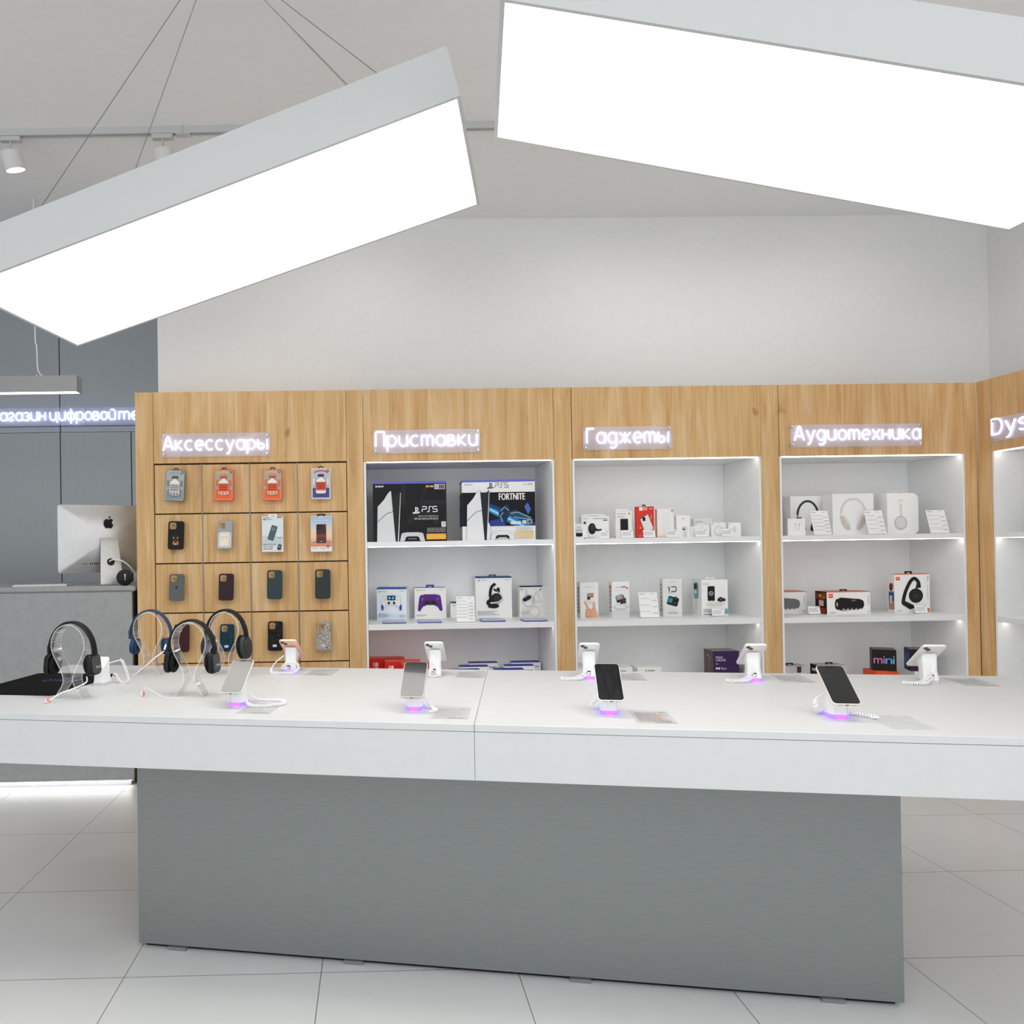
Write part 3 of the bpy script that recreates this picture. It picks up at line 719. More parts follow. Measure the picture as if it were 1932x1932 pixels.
def art_bundle_console(P):
    P.rect(0, .965, 1, 1, '6B6CC8'); P.rect(0, 0, 1, .965, 'F1F1F0'); P.rect(0, .235, 1, .795, '0C0E14')
    P.text('SONY', .035, .915, .11, .026, '3A3A3A'); symbol(P, .39, .905, .038, '3A3A3C'); ps5_word(P, .455, .875, .0255, '4A4A4E', .11)
    # plain streaks of blue light in place of the game art
    P.rect(.37, .235, 1, .795, '070A14')
    for pts, c in (([(.37, .62), (1, .28), (1, .235), (.8, .235), (.37, .52)], '143E78'), ([(.37, .56), (.95, .235), (.72, .235), (.37, .47)], '2F86C8'), ([(.37, .535), (.86, .235), (.8, .235), (.37, .5)], '9ADCF2'),
                   ([(.5, .5), (.62, .6), (.66, .45), (.6, .3), (.5, .27)], '1A2C4C'), ([(.62, .45), (.72, .5), (.9, .4), (.98, .33), (.7, .36)], '2A4A5C'), ([(.85, .55), (.9, .62), (.94, .5), (.9, .42)], '4C68C0'), ([(.37, .32), (.55, .36), (.6, .24), (.37, .24)], '2B3F8E')):
        P.poly(pts, c)
    for pts in ([(.52, .48), (.58, .55), (.64, .49)], [(.66, .44), (.76, .46), (.94, .36)], [(.55, .3), (.52, .4), (.56, .46)], [(.7, .38), (.8, .36), (.93, .34)]): P.stroke(pts, .004, '8FC4EA')
    for du in (-.003, 0, .003): P.text('FORTNITE', .505+du, .665, .355, .11, 'F4F0E8')
    P.rect(.66, .26, .8, .305, 'DDE4EC'); P.rect(.82, .265, .875, .325, 'CFD4D8'); P.rect(.885, .265, .955, .335, '9AA6A6'); P.disc(.92, .3, .008, '3C4646')
    console_pic(P, .055, 0, .32, .695, 'E6E6E8', '20242E', '2C2C30')
    P.poly([(.345, .32), (.375, .25), (.37, 0), (.345, 0)], 'E9E9EA')
    P.poly([(.37, .235), (1, .235), (1, 0), (.37, 0)], 'F1F1F0') if False else None
    pad_pic(P, .545, -.02, .33, .17, 'E4E4E5', '161618'); P.rect(.38, .17, .99, .232, 'F1F1F0') if False else None
    P.rect(.73, .04, .965, .15, 'D9C596'); P.lines(.73, .165, .97, .215, 2, 'C8C8C8', .1); P.rect(.83, .915, .88, .925, 'C8B080'); P.rect(.9, .912, .965, .928, 'B8A070')
def side_bundle(P):
    P.rect(0, .965, 1, 1, '4A4A88'); P.rect(0, 0, 1, .965, 'EDEDEC'); P.rect(0, .235, 1, .795, '0A0C12'); P.poly([(0, .24), (1, .235), (1, .4), (.2, .5)], '2C5C84')
    P.text('FORTNITE', .62, .55, .8, .2, 'E8E4DC', rot=PI/2)
carton('game_console_box', 'large black game console box on the top shelf, left of the white one', 'console box', -.008, .403, .06, S1T, .337, .22, 0, '141416', art_black_console, '6B6CC8')
carton('game_console_box', 'large white game console box with a dark blue picture panel', 'console box', .499, .908, .08, S1T, .340, .20, math.radians(-2.5), 'F1F1F0', art_bundle_console, '6B6CC8', side_bundle)
def art_astro(P):
    P.rect(0, .955, 1, 1, '2E50A8'); P.rect(0, 0, 1, .955, 'E9EFF5'); P.rect(0, 0, 1, .2, 'D6E4F0')
    symbol(P, .085, .885, .011, '30343C'); P.text('PlayStation', .13, .865, .22, .04, '6A7078'); P.text('SONY', .78, .885, .16, .028, '5A6068')
    pad_pic(P, .5, .31, .68, .45, 'EDEFF4', 'E0E4EA'); P.poly([(.17, .32), (.15, .45), (.2, .5), (.24, .4), (.22, .31)], '2C48B8'); P.poly([(.83, .32), (.85, .45), (.8, .5), (.76, .4), (.78, .31)], '2C48B8')
    P.rect(.36, .62, .64, .76, '0E1220', .006)
    for u in (.44, .56): P.disc(u, .69, .0085, '4FC0E8')
    P.lines(.06, .1, .5, .22, 4, '9AA8B8', .3); P.text('BOT', .78, .1, .17, .07, '6AA0C0')
def side_astro(P):
    P.rect(0, 0, 1, 1, '4E90B8'); P.rect(0, 0, 1, .35, '1F3F80'); P.rect(.2, .38, .75, .62, 'D8E8F0')
carton('controller_box', 'pale blue game controller box with a white controller, second shelf left end', 'controller box', .013, .190, .240, S2T, .190, .09, math.radians(-13), 'E9EFF5', art_astro, '2E50A8', side_astro, dict(w=.045, h=.02, y=.3, x=-.02))
def art_purple(P):
    P.rect(0, 0, 1, 1, 'F0EFEE'); symbol(P, .085, .93, .011, 'B08860'); P.text('PlayStation', .14, .91, .22, .04, '9A8A80'); P.text('SONY', .78, .925, .15, .028, '8A8A8A')
    pad_pic(P, .49, .24, .78, .55, '5A2A86', '3C3038'); P.lines(.05, .08, .4, .14, 2, 'B0B0B0')
carton('controller_box', 'game controller box with a purple controller picture and blue top', 'controller box', .229, .417, .318, S2T, .182, .09, 0, 'F0EFEE', art_purple, '3A4FA0', None, dict(w=.05, h=.018, m=mat('navy_tab', '1C2C88', .4), y=-.35))
carton('accessory_box', 'small white box with blue top half behind the price card', 'accessory box', .443, .530, .328, S2T, .093, .06, 0, 'EFEFEE', lambda P: (P.rect(0, .93, 1, 1, '2C4690'), symbol(P, .2, .8, .01, '40444C'), P.text('PlayStation', .3, .77, .5, .07, '70757C')), '2C4690')
def art_headset(P):
    P.rect(0, 0, 1, 1, 'F0F0EE'); P.rect(0, .97, 1, 1, '2A3F86'); symbol(P, .09, .92, .013, '3C4048'); P.text('PlayStation', .15, .905, .2, .03, '7A7E84'); P.text('SONY', .8, .915, .13, .022, '6A6A6A')
    P.stroke([(.42, .42), (.40, .6), (.45, .76), (.55, .83)], .017, '1E1F22', True); P.stroke([(.5, .7), (.58, .66), (.63, .72), (.65, .58)], .012, '2A2B2F', True); P.stroke([(.65, .62), (.72, .5), (.72, .42), (.6, .35), (.38, .36)], .012, 'D4D4D2', True)
    P.ellipse(.57, .47, .15, .13, '1B1B1E'); P.ellipse(.59, .48, .1, .09, '2C2D31'); P.ellipse(.40, .37, .11, .09, '151518'); P.ellipse(.5, .29, .14, .06, '1B1B1E'); P.stroke([(.34, .27), (.44, .26)], .009, '1B1B1E', True); P.stroke([(.40, .36), (.62, .38), (.72, .44)], .009, 'D4D4D2', True)
    P.lines(.05, .06, .7, .18, 4, 'B8B8B8', .4)
carton('headset_box', 'tall white headset box with blue top on the second shelf', 'headset box', .592, .806, .300, S2T, .242, .12, math.radians(-1), 'F0F0EE', art_headset, '2A3F86', None, dict(w=.045, h=.012, m=mat('navy_tab'), y=-.1))
def art_cable(P):
    P.rect(0, 0, 1, 1, 'ECEBE8'); P.rect(0, .965, 1, 1, '26345E'); symbol(P, .07, .9, .012, '3C4048'); P.text('PlayStation', .12, .885, .18, .03, '70757C'); P.text('SONY', .58, .885, .14, .022, '606468'); symbol(P, .87, .895, .014, '50545C')
    P.stroke([(.28, .62), (.28, .9)], .01, 'D9D8D5'); P.stroke([(.5, .5), (.72, .84), (.9, .5), (.5, .5)], .012, 'D9D8D5'); P.ring(.62, .18, .026, .036, 'D9D8D5'); P.stroke([(.1, .3), (.35, .02)], .012, 'D9D8D5'); P.stroke([(.1, .02), (.35, .3)], .012, 'D9D8D5')
    P.ring(.36, .53, .034, .036, '6A6A70'); P.poly([(.1, .56), (.2, .5), (.46, .6), (.48, .68), (.36, .7), (.12, .6)], '16203E'); P.lines(.04, .09, .5, .2, 5, 'BDBDBB', .4)
carton('accessory_box', 'white box with pale shapes and a dark blue gadget picture, right end of its shelf', 'accessory box', .849, .990, .296, S2T, .184, .06, math.radians(3), 'ECEBE8', art_cable, '26345E')
def game_case(label, x0, yf):
    t = thing('game_case', label, 'game case', (x0+.066, yf, S2T), 0, 'blue game cases lying on the console shelf')
    mb = MB(); mb.box(-.066, .066, 0, .12, 0, .006, CASE_BLUE, bevel=.0015); mb.build('case_base', t)
    mb = MB(); mb.box(-.0655, .0655, .001, .119, .0062, .0125, clear_material('clear_case_lid', 'E9ECF8', .1, .3, 'F0F2FA') if 'clear_case_lid' not in MATS else MATS['clear_case_lid'], bevel=.001)
    mb.build('case_lid', t)
game_case('flat blue game case lying before the pale blue controller box', .035, .048)
game_case('flat blue game case lying before the purple controller box', .235, .050)
game_case('flat blue game case lying before the headset box', .592, .051)
game_case('flat blue game case lying at the right end of the console shelf', .822, .026)

def price_card(label, x0, x1, yf, z, h, rows, lean=17, art=None):
    w = x1-x0; t = thing('price_card', label, 'price card', ((x0+x1)/2, yf, z), 0, 'clear stands with printed price cards')
    M = Matrix.Rotation(-math.radians(lean), 4, 'X')
    mb = MB(); mb.box(-w/2, w/2, 0, .0022, .001, h, ACRYL, M); mb.box(-w/2, w/2, .001, .035, 0, .002, ACRYL); mb.build('acrylic_stand', t)
    mb = MB(); mb.box(-w/2+.001, w/2-.001, -.0008, -.0002, .003, h-.002, mat('card_paper', 'F1F1F0', .6), M)
    O = M @ Vector((-w/2+.001, -.0008, .003)); P = Print(mb, O, (w-.002, 0, 0), M.to_3x3() @ Vector((0, 0, h-.005)))
    if rows:
        P.text('hub', .68, .915, .13, .035, '505458'); P.rect(.05, .92, .32, .94, '8A8E92')
        for i in range(rows):
            v = .84-.76*(i+.5)/rows; P.lines(.05, v+.02, .75, v+.045, 1, 'B8BCBE', .3, .7); P.rect(.68, v-.05, .93, v-.032, '909498'); P.rect(.03, v-.085, .97, v-.08, 'DEE0E2')
    else: P.lines(.08, .25, .9, .8, 4, '9CA0A4', .2, .4); P.rect(.75, .86, .93, .92, '70757A')
    mb.build('printed_card', t)
price_card('large white price card in front of the small blue-topped box', .451, .555, .059, S2T, .148, 6, 12)
price_card('large white price card between the camera boxes on the second shelf', 1.510, 1.621, .131, S2T, .150, 3, 14)
for lab, x0, x1 in (('small price card leaning by the car mount box', 1.251, 1.303), ('small price card below the white box with a black picture', 1.374, 1.439), ('small price card before the red box', 1.494, 1.562), ('small price card before the plain white boxed charger', 1.623, 1.688), ('small price card before the earphone box on the gadget shelf', 1.786, 1.857), ('small price card before the round charger box', 1.936, 2.001)):
    price_card(lab, x0, x1, .012, S1T, .047, 0, 15)
price_card('small price card before the teal and white charging stand box', 1.932, 2.004, .152, S2T, .046, 0, 12)
price_card('price card before the box picturing black headphones', 2.452, 2.554, .012, S1T, .146, 5, 17)
price_card('price card between the pale headphone box and the rounded box', 2.759, 2.863, .012, S1T, .143, 4, 17)
price_card('price card alone at the right end of the top audio shelf', 3.117, 3.227, .022, S1T, .140, 4, 17)
price_card('small price card between the two long speaker boxes', 2.499, 2.570, .162, S2T, .050, 0, 15)
price_card('small price card before the orange-topped headphone box', 3.090, 3.164, .118, S2T, .050, 0, 12)

# ---- gadget bay, top shelf
def art_earbuds(P):
    P.rect(0, 0, 1, 1, 'F0F0EF'); P.rect(.2, .16, .7, .48, '141416', .008); P.rect(.18, .42, .72, .74, 'D9D9DB', .01)
    for u in (.34, .56): P.ellipse(u, .6, .08, .1, 'B9B9BC')
    P.rect(.3, .82, .62, .86, '8A8A8A'); P.rect(.78, .03, .94, .08, '303030')
carton('earbud_box', 'small white earbud box at the left end of the gadget top shelf', 'earbud box', 1.114, 1.189, .06, S1T, .080, .05, 0, 'F0F0EF', art_earbuds, None, None, dict(w=.035, h=.008, y=.3))
def art_mount(P):
    P.rect(0, 0, 1, 1, 'EFEFEE'); P.text('PITAKA', .06, .88, .2, .035, '707070'); P.rect(.42, .885, .94, .91, '8A8A8A'); P.rect(.78, .8, .94, .84, '303234'); P.rect(.08, .66, .16, .77, '24406C', .002)
    P.ellipse(.38, .45, .14, .25, '17181A'); P.ellipse(.40, .5, .1, .17, '2C2E30'); P.ring(.41, .52, .007, .009, '505254'); P.poly([(.46, .5), (.6, .42), (.72, .44), (.72, .36), (.6, .34), (.48, .36)], '1A1B1D')
    P.lines(.2, .03, .5, .08, 1, 'B0B0B0')
carton('car_mount_box', 'white car phone mount box, second from left on the gadget top shelf', 'mount box', 1.179, 1.337, .125, S1T, .128, .05, 0, 'EFEFEE', art_mount, None, None, dict(w=.14, h=.014, y=.35))
def art_power(P):
    P.rect(0, 0, 1, 1, 'EEEEEC'); P.disc(.84, .91, .006, 'E8873A'); P.rect(.06, .9, .62, .92, '9A9A9A'); P.lines(.06, .76, .6, .84, 2, 'C0C0BE')
    P.rect(.28, .3, .76, .72, '1A1B1D', .003); P.rect(.27, .29, .285, .71, 'D87A30')
carton('power_bank_box', 'tall white box picturing a black power bank, beside the red box', 'power bank box', 1.365, 1.456, .090, S1T, .153, .035, 0, 'EEEEEC', art_power, None, lambda P: P.rect(.3, .02, .7, .08, 'E8873A'), dict(w=.075, h=.014, y=.4))
def art_red(P):
    P.rect(0, 0, 1, 1, 'D93A30'); P.rect(.16, .87, .36, .985, 'F0E4DC'); P.rect(.38, .88, .62, .975, 'E89A88'); P.rect(.75, .915, .92, .94, 'F2C8BC')
    P.poly([(.2, .62), (.62, .78), (.95, .3), (.5, .14)], 'E4E4E6'); P.poly([(.2, .62), (.62, .78), (.63, .75), (.21, .59)], '505054'); P.rect(.34, .54, .5, .66, '17181A')
    P.text('hoco', .87, .6, .2, .07, 'F4C050', rot=PI/2)
    for v, c in ((.32, 'E8B060'), (.24, '8A4A3A'), (.15, 'D8604A')): P.disc(.2, v, .005, c)
    P.lines(.08, .04, .4, .09, 2, 'F0B0A0')
carton('charger_box', 'bright red charger box on the gadget top shelf', 'charger box', 1.482, 1.582, .088, S1T, .178, .03, 0, 'D93A30', art_red, None, None, dict(w=.02, h=.012, m=BLACK, y=.2))
carton('power_bank_box', 'plain pale box with an orange dot, right of the red box', 'power bank box', 1.600, 1.695, .088, S1T, .163, .03, 0, 'F0EFEC', lambda P: (P.rect(.26, .28, .78, .84, 'E8E7E4', .004), P.rect(.27, .29, .77, .83, 'ECEBE8', .004), P.rect(.02, .02, .98, .06, 'F2D0A8'), P.disc(.9, .94, .0065, 'EE8A3C')), None, lambda P: P.rect(0, 0, 1, 1, 'EDC79A'))
carton('tracker_box', 'white box with a small silver disc picture, beyond the orange-dotted box', 'tracker box', 1.716, 1.794, .105, S1T, .126, .03, 0, 'F0F0F0', lambda P: (P.rect(.38, .83, .62, .85, '808080'), P.disc(.52, .42, .009, 'C6C6C6'), P.ellipse(.52, .39, .1, .055, '2A2C2E', 180, 360)))
carton('earphone_box', 'narrow white box half hidden at the front of the tracker box', 'earphone box', 1.760, 1.806, .062, S1T, .060, .03, 0, 'F0F0F0', lambda P: (apple_logo(P, .35, .85, .005, '505050'), P.stroke([(.4, .2), (.4, .6)], .0015, 'C0C0C0')))
carton('accessory_box', 'white box at the back of the gadget top shelf, behind the earphone boxes', 'accessory box', 1.863, 1.969, .22, S1T, .110, .04, 0, 'EAEAE9', lambda P: P.rect(.1, .82, .5, .85, 'A8A8A8'))
carton('earphone_box', 'low white earphone box behind the fifth small price card', 'earphone box', 1.811, 1.893, .080, S1T, .068, .03, 0, 'F0F0F0', lambda P: (apple_logo(P, .5, .86, .005, '505050'), P.stroke([(.25, .2), (.25, .7)], .0016, 'C4C4C4'), P.stroke([(.4, .2), (.4, .7)], .0016, 'C4C4C4')), None, None, dict(w=.036, h=.007))
carton('charger_box', 'square white box with a ring-shaped charger drawing', 'charger box', 1.906, 1.989, .085, S1T, .081, .03, 0, 'F1F1F1', lambda P: (apple_logo(P, .1, .9, .006, '505050'), P.ring(.5, .42, .024, .0265, 'BDBDBD'), P.stroke([(.5, .75), (.52, .98)], .0015, 'C4C4C4')))
carton('adapter_box', 'white plug adapter box at the right end of the gadget top shelf', 'adapter box', 2.014, 2.086, .105, S1T, .080, .035, 0, 'F1F1F1', lambda P: (apple_logo(P, .12, .9, .006, '505050'), P.rect(.35, .3, .62, .6, 'DCDCDC', .003), P.rect(.42, .6, .45, .72, 'B4B4B4'), P.rect(.53, .6, .56, .72, 'B4B4B4')))
# ---- gadget bay, second shelf
def side_lines(P): P.lines(.25, .12, .75, .88, 7, '9A9690', .1, .75)
def art_hand(P):
    P.rect(0, 0, 1, 1, 'F1F1F1'); P.text('Insta360 GO 3', .3, .855, .42, .025, '50545A'); P.rect(.2, .81, .85, .813, 'D0D0D0')
    sk, sd = 'E2AE8E', 'C98A6A'
    P.poly([(.30, .0), (.97, .0), (.93, .14), (.84, .26), (.80, .44), (.74, .47), (.70, .44), (.68, .30), (.58, .22), (.50, .27), (.30, .44), (.22, .47), (.20, .43), (.34, .28), (.40, .22), (.28, .18), (.26, .08)], sk)
    for v in (.225, .17, .115, .06): P.ellipse(.44, v, .17, .032, sd); P.ellipse(.44, v+.004, .165, .028, sk)
    P.poly([(.22, .47), (.62, .38), (.68, .42), (.66, .5), (.3, .52)], 'E4E4E4'); P.disc(.46, .55, .009, '202226'); P.disc(.46, .55, .005, '4A4E56'); P.rect(.4, .58, .72, .69, '303438', .002); P.rect(.43, .595, .7, .68, 'D88850'); P.rect(.43, .595, .52, .68, '90B8D0')
carton('camera_box', 'white box with a hand holding a tiny camera, left end of the gadget second shelf', 'camera box', 1.186, 1.291, .205, S2T, .205, .075, 0, 'F1F1F1', art_hand, None, side_lines)
def art_action(P):
    P.rect(0, 0, 1, 1, 'EDEDED'); P.rect(.02, .01, .98, .2, 'D2D6D8'); P.ellipse(.5, .28, .46, .09, 'C6CCCE'); P.ellipse(.5, .31, .36, .06, 'E4E8EA')
    P.text('Insta360', .22, .835, .34, .025, '50545A'); P.rect(.58, .835, .8, .86, '3A3E44'); P.disc(.87, .815, .006, 'E0603C'); P.rect(.16, .75, .8, .753, 'BCBCBC')
    P.poly(rot_rr(.46, .52, .046, .038, .25, .004, P), '2A2C30'); P.poly(rot_rr(.42, .565, .036, .028, .3, .002, P), '78B4D4'); P.poly(rot_rr(.46, .55, .018, .018, .3, .002, P), 'E09048'); P.poly(rot_rr(.62, .45, .034, .028, .25, .004, P), '33363A'); P.disc(.7, .5, .010, 'B86A3A'); P.disc(.7, .5, .008, '15171A'); P.disc(.7, .5, .004, '4A5058')
    for k in range(14): P.disc(random.uniform(.15, .85), random.uniform(.28, .4), random.uniform(.001, .003), 'AEB6BA', False)
    P.up()
carton('camera_box', 'white box with an action camera splashing in water', 'camera box', 1.370, 1.471, .200, S2T, .207, .06, 0, 'EDEDED', art_action, None, lambda P: (side_lines(P), P.rect(.2, .8, .8, .9, 'D08850')))
def art_13(P):
    P.rect(0, 0, 1, 1, 'E4E4E3'); P.text('GoPro', .42, .905, .18, .022, '303030'); P.stroke([(.26, .76), (.34, .785), (.34, .66)], .0055, '1A1A1A'); P.stroke([(.44, .782), (.68, .782), (.7, .765), (.7, .74), (.68, .724), (.52, .724), (.68, .724), (.7, .705), (.7, .68), (.68, .663), (.44, .663)], .0050, '1A1A1A'); P.text('BLACK', .3, .615, .38, .025, '6A6A6A')
    P.poly(rot_rr(.52, .4, .064, .05, -.28, .008, P), '1E2022'); P.poly(rot_rr(.38, .43, .026, .028, -.25, .003, P), '2E8CA0'); P.disc(.66, .47, .011, '0C0D0E'); P.disc(.66, .47, .005, '5A6064'); P.rect(.5, .33, .75, .37, '3A3E42')
    P.rect(.35, .185, .65, .19, 'B0B0B0')
    for k in range(6): P.rect(.26+k*.085, .07, .31+k*.085, .12, 'B4B4B4', .002, False)
    P.up()
carton('camera_box', 'light grey box with a large number 13 and a black camera', 'camera box', 1.667, 1.778, .200, S2T, .219, .05, 0, 'E4E4E3', art_13, None, side_lines)
def art_stand(P):
    P.rect(0, 0, 1, 1, 'F2F2F0'); P.text('momax', .05, .86, .24, .035, '70A0B0')
    for r in (.025, .038, .051): P.ring(.55, .62, r, r+.001, 'E0DFDC')
    P.rect(.23, .41, .5, .82, '15161A', .006); P.ring(.36, .62, .010, .0125, 'F0F0F0'); P.disc(.36, .62, .004, 'C0C0C8')
    P.poly([(.15, .33), (.2, .29), (.78, .28), (.86, .33), (.8, .36), (.2, .35)], 'E0D6D0'); P.rect(.32, .35, .42, .42, 'E6E2DE')
    P.rect(.6, .4, .9, .48, '4A2418', .004); P.disc(.72, .45, .014, '101114'); P.disc(.72, .45, .007, '505860')
    P.lines(.05, .1, .5, .2, 2, '9CA4A8', .2); P.rect(.88, .05, .98, .2, '6AB0B8', .006); P.rect(.05, .03, .4, .06, '90989C')
def side_stand(P):
    P.rect(0, 0, 1, 1, 'EBEBE8'); P.rect(.2, .45, .7, .92, '68AAB0', .02); P.rect(.22, .72, .55, .88, '1A1C20', .004); P.rect(.28, .6, .5, .7, 'E8E0DC')
    for v in (.32, .25, .18): P.disc(.45, v, .005, 'B0B0AC')
carton('charger_box', 'large white wireless charging stand box with teal marks, right end of its shelf', 'charger box', 1.889, 2.042, .190, S2T, .210, .13, 0, 'F2F2F0', art_stand, None, side_stand, dict(w=.06, h=.012, y=-.1, lean=-.5))
# ---- audio bay, top shelf
def art_pods(P): P.stroke([(.42, .62), (.45, .45)], .004, 'D4D4D4'); P.disc(.4, .66, .006, 'DADADA'); P.stroke([(.62, .62), (.6, .45)], .004, 'D4D4D4'); P.disc(.64, .66, .006, 'DADADA'); P.disc(.65, .66, .0025, '404040')
carton('earbud_box', 'tall white earbud box at the back left of the top audio shelf', 'earbud box', 2.345, 2.420, .30, S1T, .185, .05, 0, 'F2F2F2', art_pods)
def art_overear(c1, c2, c3):
    def f(P):
        P.rect(0, 0, 1, 1, 'F3F3F2'); P.stroke(ell(.5, .5, .3, .37, 175, 5, 20), .013, c1); P.stroke([(.2, .55), (.21, .47)], .006, c3); P.stroke([(.8, .55), (.79, .47)], .006, c3)
        P.poly([(.17, .47), (.24, .46), (.34, .28), (.42, .15), (.38, .1), (.3, .14), (.22, .26)], c2); P.poly([(.83, .47), (.76, .46), (.66, .28), (.58, .15), (.62, .1), (.7, .14), (.78, .26)], c2)
        P.poly([(.24, .46), (.3, .47), (.42, .25), (.44, .14), (.42, .15), (.34, .28)], c3); P.poly([(.76, .46), (.7, .47), (.58, .25), (.56, .14), (.58, .15), (.66, .28)], c3)
    return f
carton('headphone_box', 'white box picturing black over-ear headphones, partly behind its neighbour', 'headphone box', 2.446, 2.650, .24, S1T, .233, .10, 0, 'F3F3F2', art_overear('3A3B3E', '2A2B2E', '3E4044'))
carton('headphone_box', 'square white box picturing pale over-ear headphones', 'headphone box', 2.614, 2.851, .105, S1T, .235, .10, 0, 'F3F3F2', art_overear('D9D8D5', 'CFC4B8', 'DDD9D4'), None, lambda P: P.rect(.4, .45, .6, .52, '8A7868'))
carton('earbud_box', 'small white earbud box at the front left of the top audio shelf', 'earbud box', 2.324, 2.425, .050, S1T, .096, .04, 0, 'F2F2F2', lambda P: (P.stroke([(.45, .3), (.45, .65)], .004, 'D2D2D2'), P.stroke([(.62, .3), (.62, .65)], .004, 'D2D2D2'), P.disc(.66, .66, .003, '404040'), P.disc(.42, .66, .006, 'D8D8D8')), None, lambda P: P.rect(0, 0, 1, 1, 'C6C6C6'))
t = thing('headphone_box', 'rounded white headphone carton with a carrying handle', 'headphone box', (3.025, .165, S1T), math.radians(-4))
mb = MB(); pr = rrect(-.085, .085, 0, .232, .03, 6); mb.prism([(a, -.06, b) for a, b in pr], (0, .12, 0), ink('EDECEA'), smooth=True); mb.build('carton', t)
mb = MB(); mb.box(-.088, .058, -.0615, .06, 0, .2345, ink('F3F2F0'), bevel=.003)
P = Print(mb, (-.088, -.0615, 0), (.146, 0, 0), (0, 0, .2345)); P.text('SONY', .44, .81, .18, .02, '505050'); P.rect(.36, .77, .7, .772, 'C8C8C8'); P.rect(.47, .56, .56, .74, 'D9D8D6', .004); P.rect(.49, .44, .54, .56, 'CDCCCA'); P.ellipse(.5, .27, .24, .175, 'C2C1BF'); P.ellipse(.5, .28, .19, .135, 'D8D7D5')
mb.build('paper_sleeve', t)
mb = MB(); mb.tube(catmull([(-.035, 0, .2335), (-.028, 0, .246), (0, 0, .25), (.028, 0, .246), (.035, 0, .2335)], 5), .003, ink('E8E7E5'), 8); mb.build('handle', t)
# ---- audio bay, second shelf
def art_speaker(body, face, logo):
    def f(P):
        P.rect(0, 0, 1, 1, 'F1F0EE'); P.rect(0, .97, 1, 1, 'E4703A'); P.rect(.04, .72, .14, .91, 'EE5A28'); P.text('JBL', .06, .78, .06, .07, 'FFFFFF')
        P.poly([(.2, .5), (.24, .66), (.3, .74), (.42, .72), (.76, .66), (.84, .58), (.86, .4), (.82, .24), (.74, .2), (.36, .14), (.26, .2), (.2, .36)], body)
        P.ellipse(.235, .44, .055, .24, face); P.ellipse(.232, .44, .038, .19, body); P.ellipse(.232, .44, .018, .1, 'B0B0B0')
        P.text('JBL', .56, .56, .12, .075, logo)
        for k in range(16): P.poly([(.34+k*.032, .17), (.352+k*.032, .24+.05*math.sin(k*2.1)), (.366+k*.032, .17)], 'F4F4F4', False)
        P.up(); P.text('CHARGE', .965, .42, .2, .045, '4A4A48', rot=PI/2); P.lines(.05, .04, .2, .1, 1, 'A0A0A0'); P.rect(.94, .06, .955, .13, '707070')
    return f
def side_dark(P):
    P.rect(0, 0, 1, 1, '2A0E08'); P.poly([(0, .9), (1, .97), (1, .7), (.5, .6), (0, .7)], '7A3A10'); P.ellipse(.45, .8, .12, .06, 'E0A030'); P.ellipse(.75, .74, .1, .05, 'C07020'); P.poly([(.1, .05), (.9, .03), (.9, .25), (.1, .3)], 'A03014'); P.rect(.35, .35, .75, .6, 'E8C0A8')
hd = dict(w=.045, h=.012, m=BLACK, y=-.1, lean=-.4)
carton('speaker_box', 'long speaker box picturing a grey speaker, half hidden behind the oak stile', 'speaker box', 2.283, 2.537, .255, S2T, .129, .115, 0, 'F1F0EE', art_speaker('6E7072', '55575A', 'C86A40'), 'E4703A')
carton('speaker_box', 'long speaker box picturing a black speaker, dark photo on its end', 'speaker box', 2.603, 2.856, .158, S2T, .130, .115, 0, 'F1F0EE', art_speaker('1D1C1C', '0E0E0E', 'D0906A'), 'E4703A', side_dark, hd)
def art_tune(P):
    P.rect(0, 0, 1, 1, 'F1F0EE'); P.rect(0, .985, 1, 1, 'E4703A'); P.rect(.04, .84, .16, .93, 'EE5A28'); P.text('JBL', .06, .87, .08, .032, 'FFFFFF')
    P.stroke([(.24, .3), (.3, .52), (.42, .76), (.52, .87), (.6, .87), (.68, .78), (.7, .64)], .020, '1F1F20', True); P.stroke([(.66, .76), (.62, .62)], .012, '2C2C2E', True)
    P.ellipse(.6, .44, .2, .185, '1B1B1C'); P.ellipse(.6, .44, .16, .15, '29292B'); P.ellipse(.61, .43, .05, .045, '3C3C3E'); P.poly([(.18, .3), (.26, .32), (.52, .2), (.56, .13), (.42, .09), (.2, .22)], '202021')
    P.text('TUNE', .93, .78, .15, .035, '3A3A38', rot=-PI/2) if False else P.text('TUNE', .96, .8, .15, .035, '3A3A38', rot=PI/2); P.rect(.92, .35, .945, .72, 'D8D0C8'); P.rect(.9, .02, .97, .12, 'EE6A30'); P.lines(.05, .04, .2, .07, 1, '909090')
def side_tune(P):
    P.rect(0, 0, 1, 1, 'EDECE8'); P.rect(.1, .1, .95, .55, '4A6A98'); P.rect(.15, .08, .9, .3, 'B88878'); P.rect(.2, .3, .8, .5, '2C4468'); P.ellipse(.5, .66, .28, .1, '4A2A20'); P.ellipse(.55, .7, .3, .07, '8A2A1C'); P.rect(.3, .25, .7, .45, 'D8C8C0')
carton('headphone_box', 'upright white headphone box with orange top edge, near the corner', 'headphone box', 3.007, 3.214, .170, S2T, .225, .055, 0, 'F1F0EE', art_tune, 'E4703A', side_tune, dict(w=.045, h=.016, m=BLACK, lean=-.3))
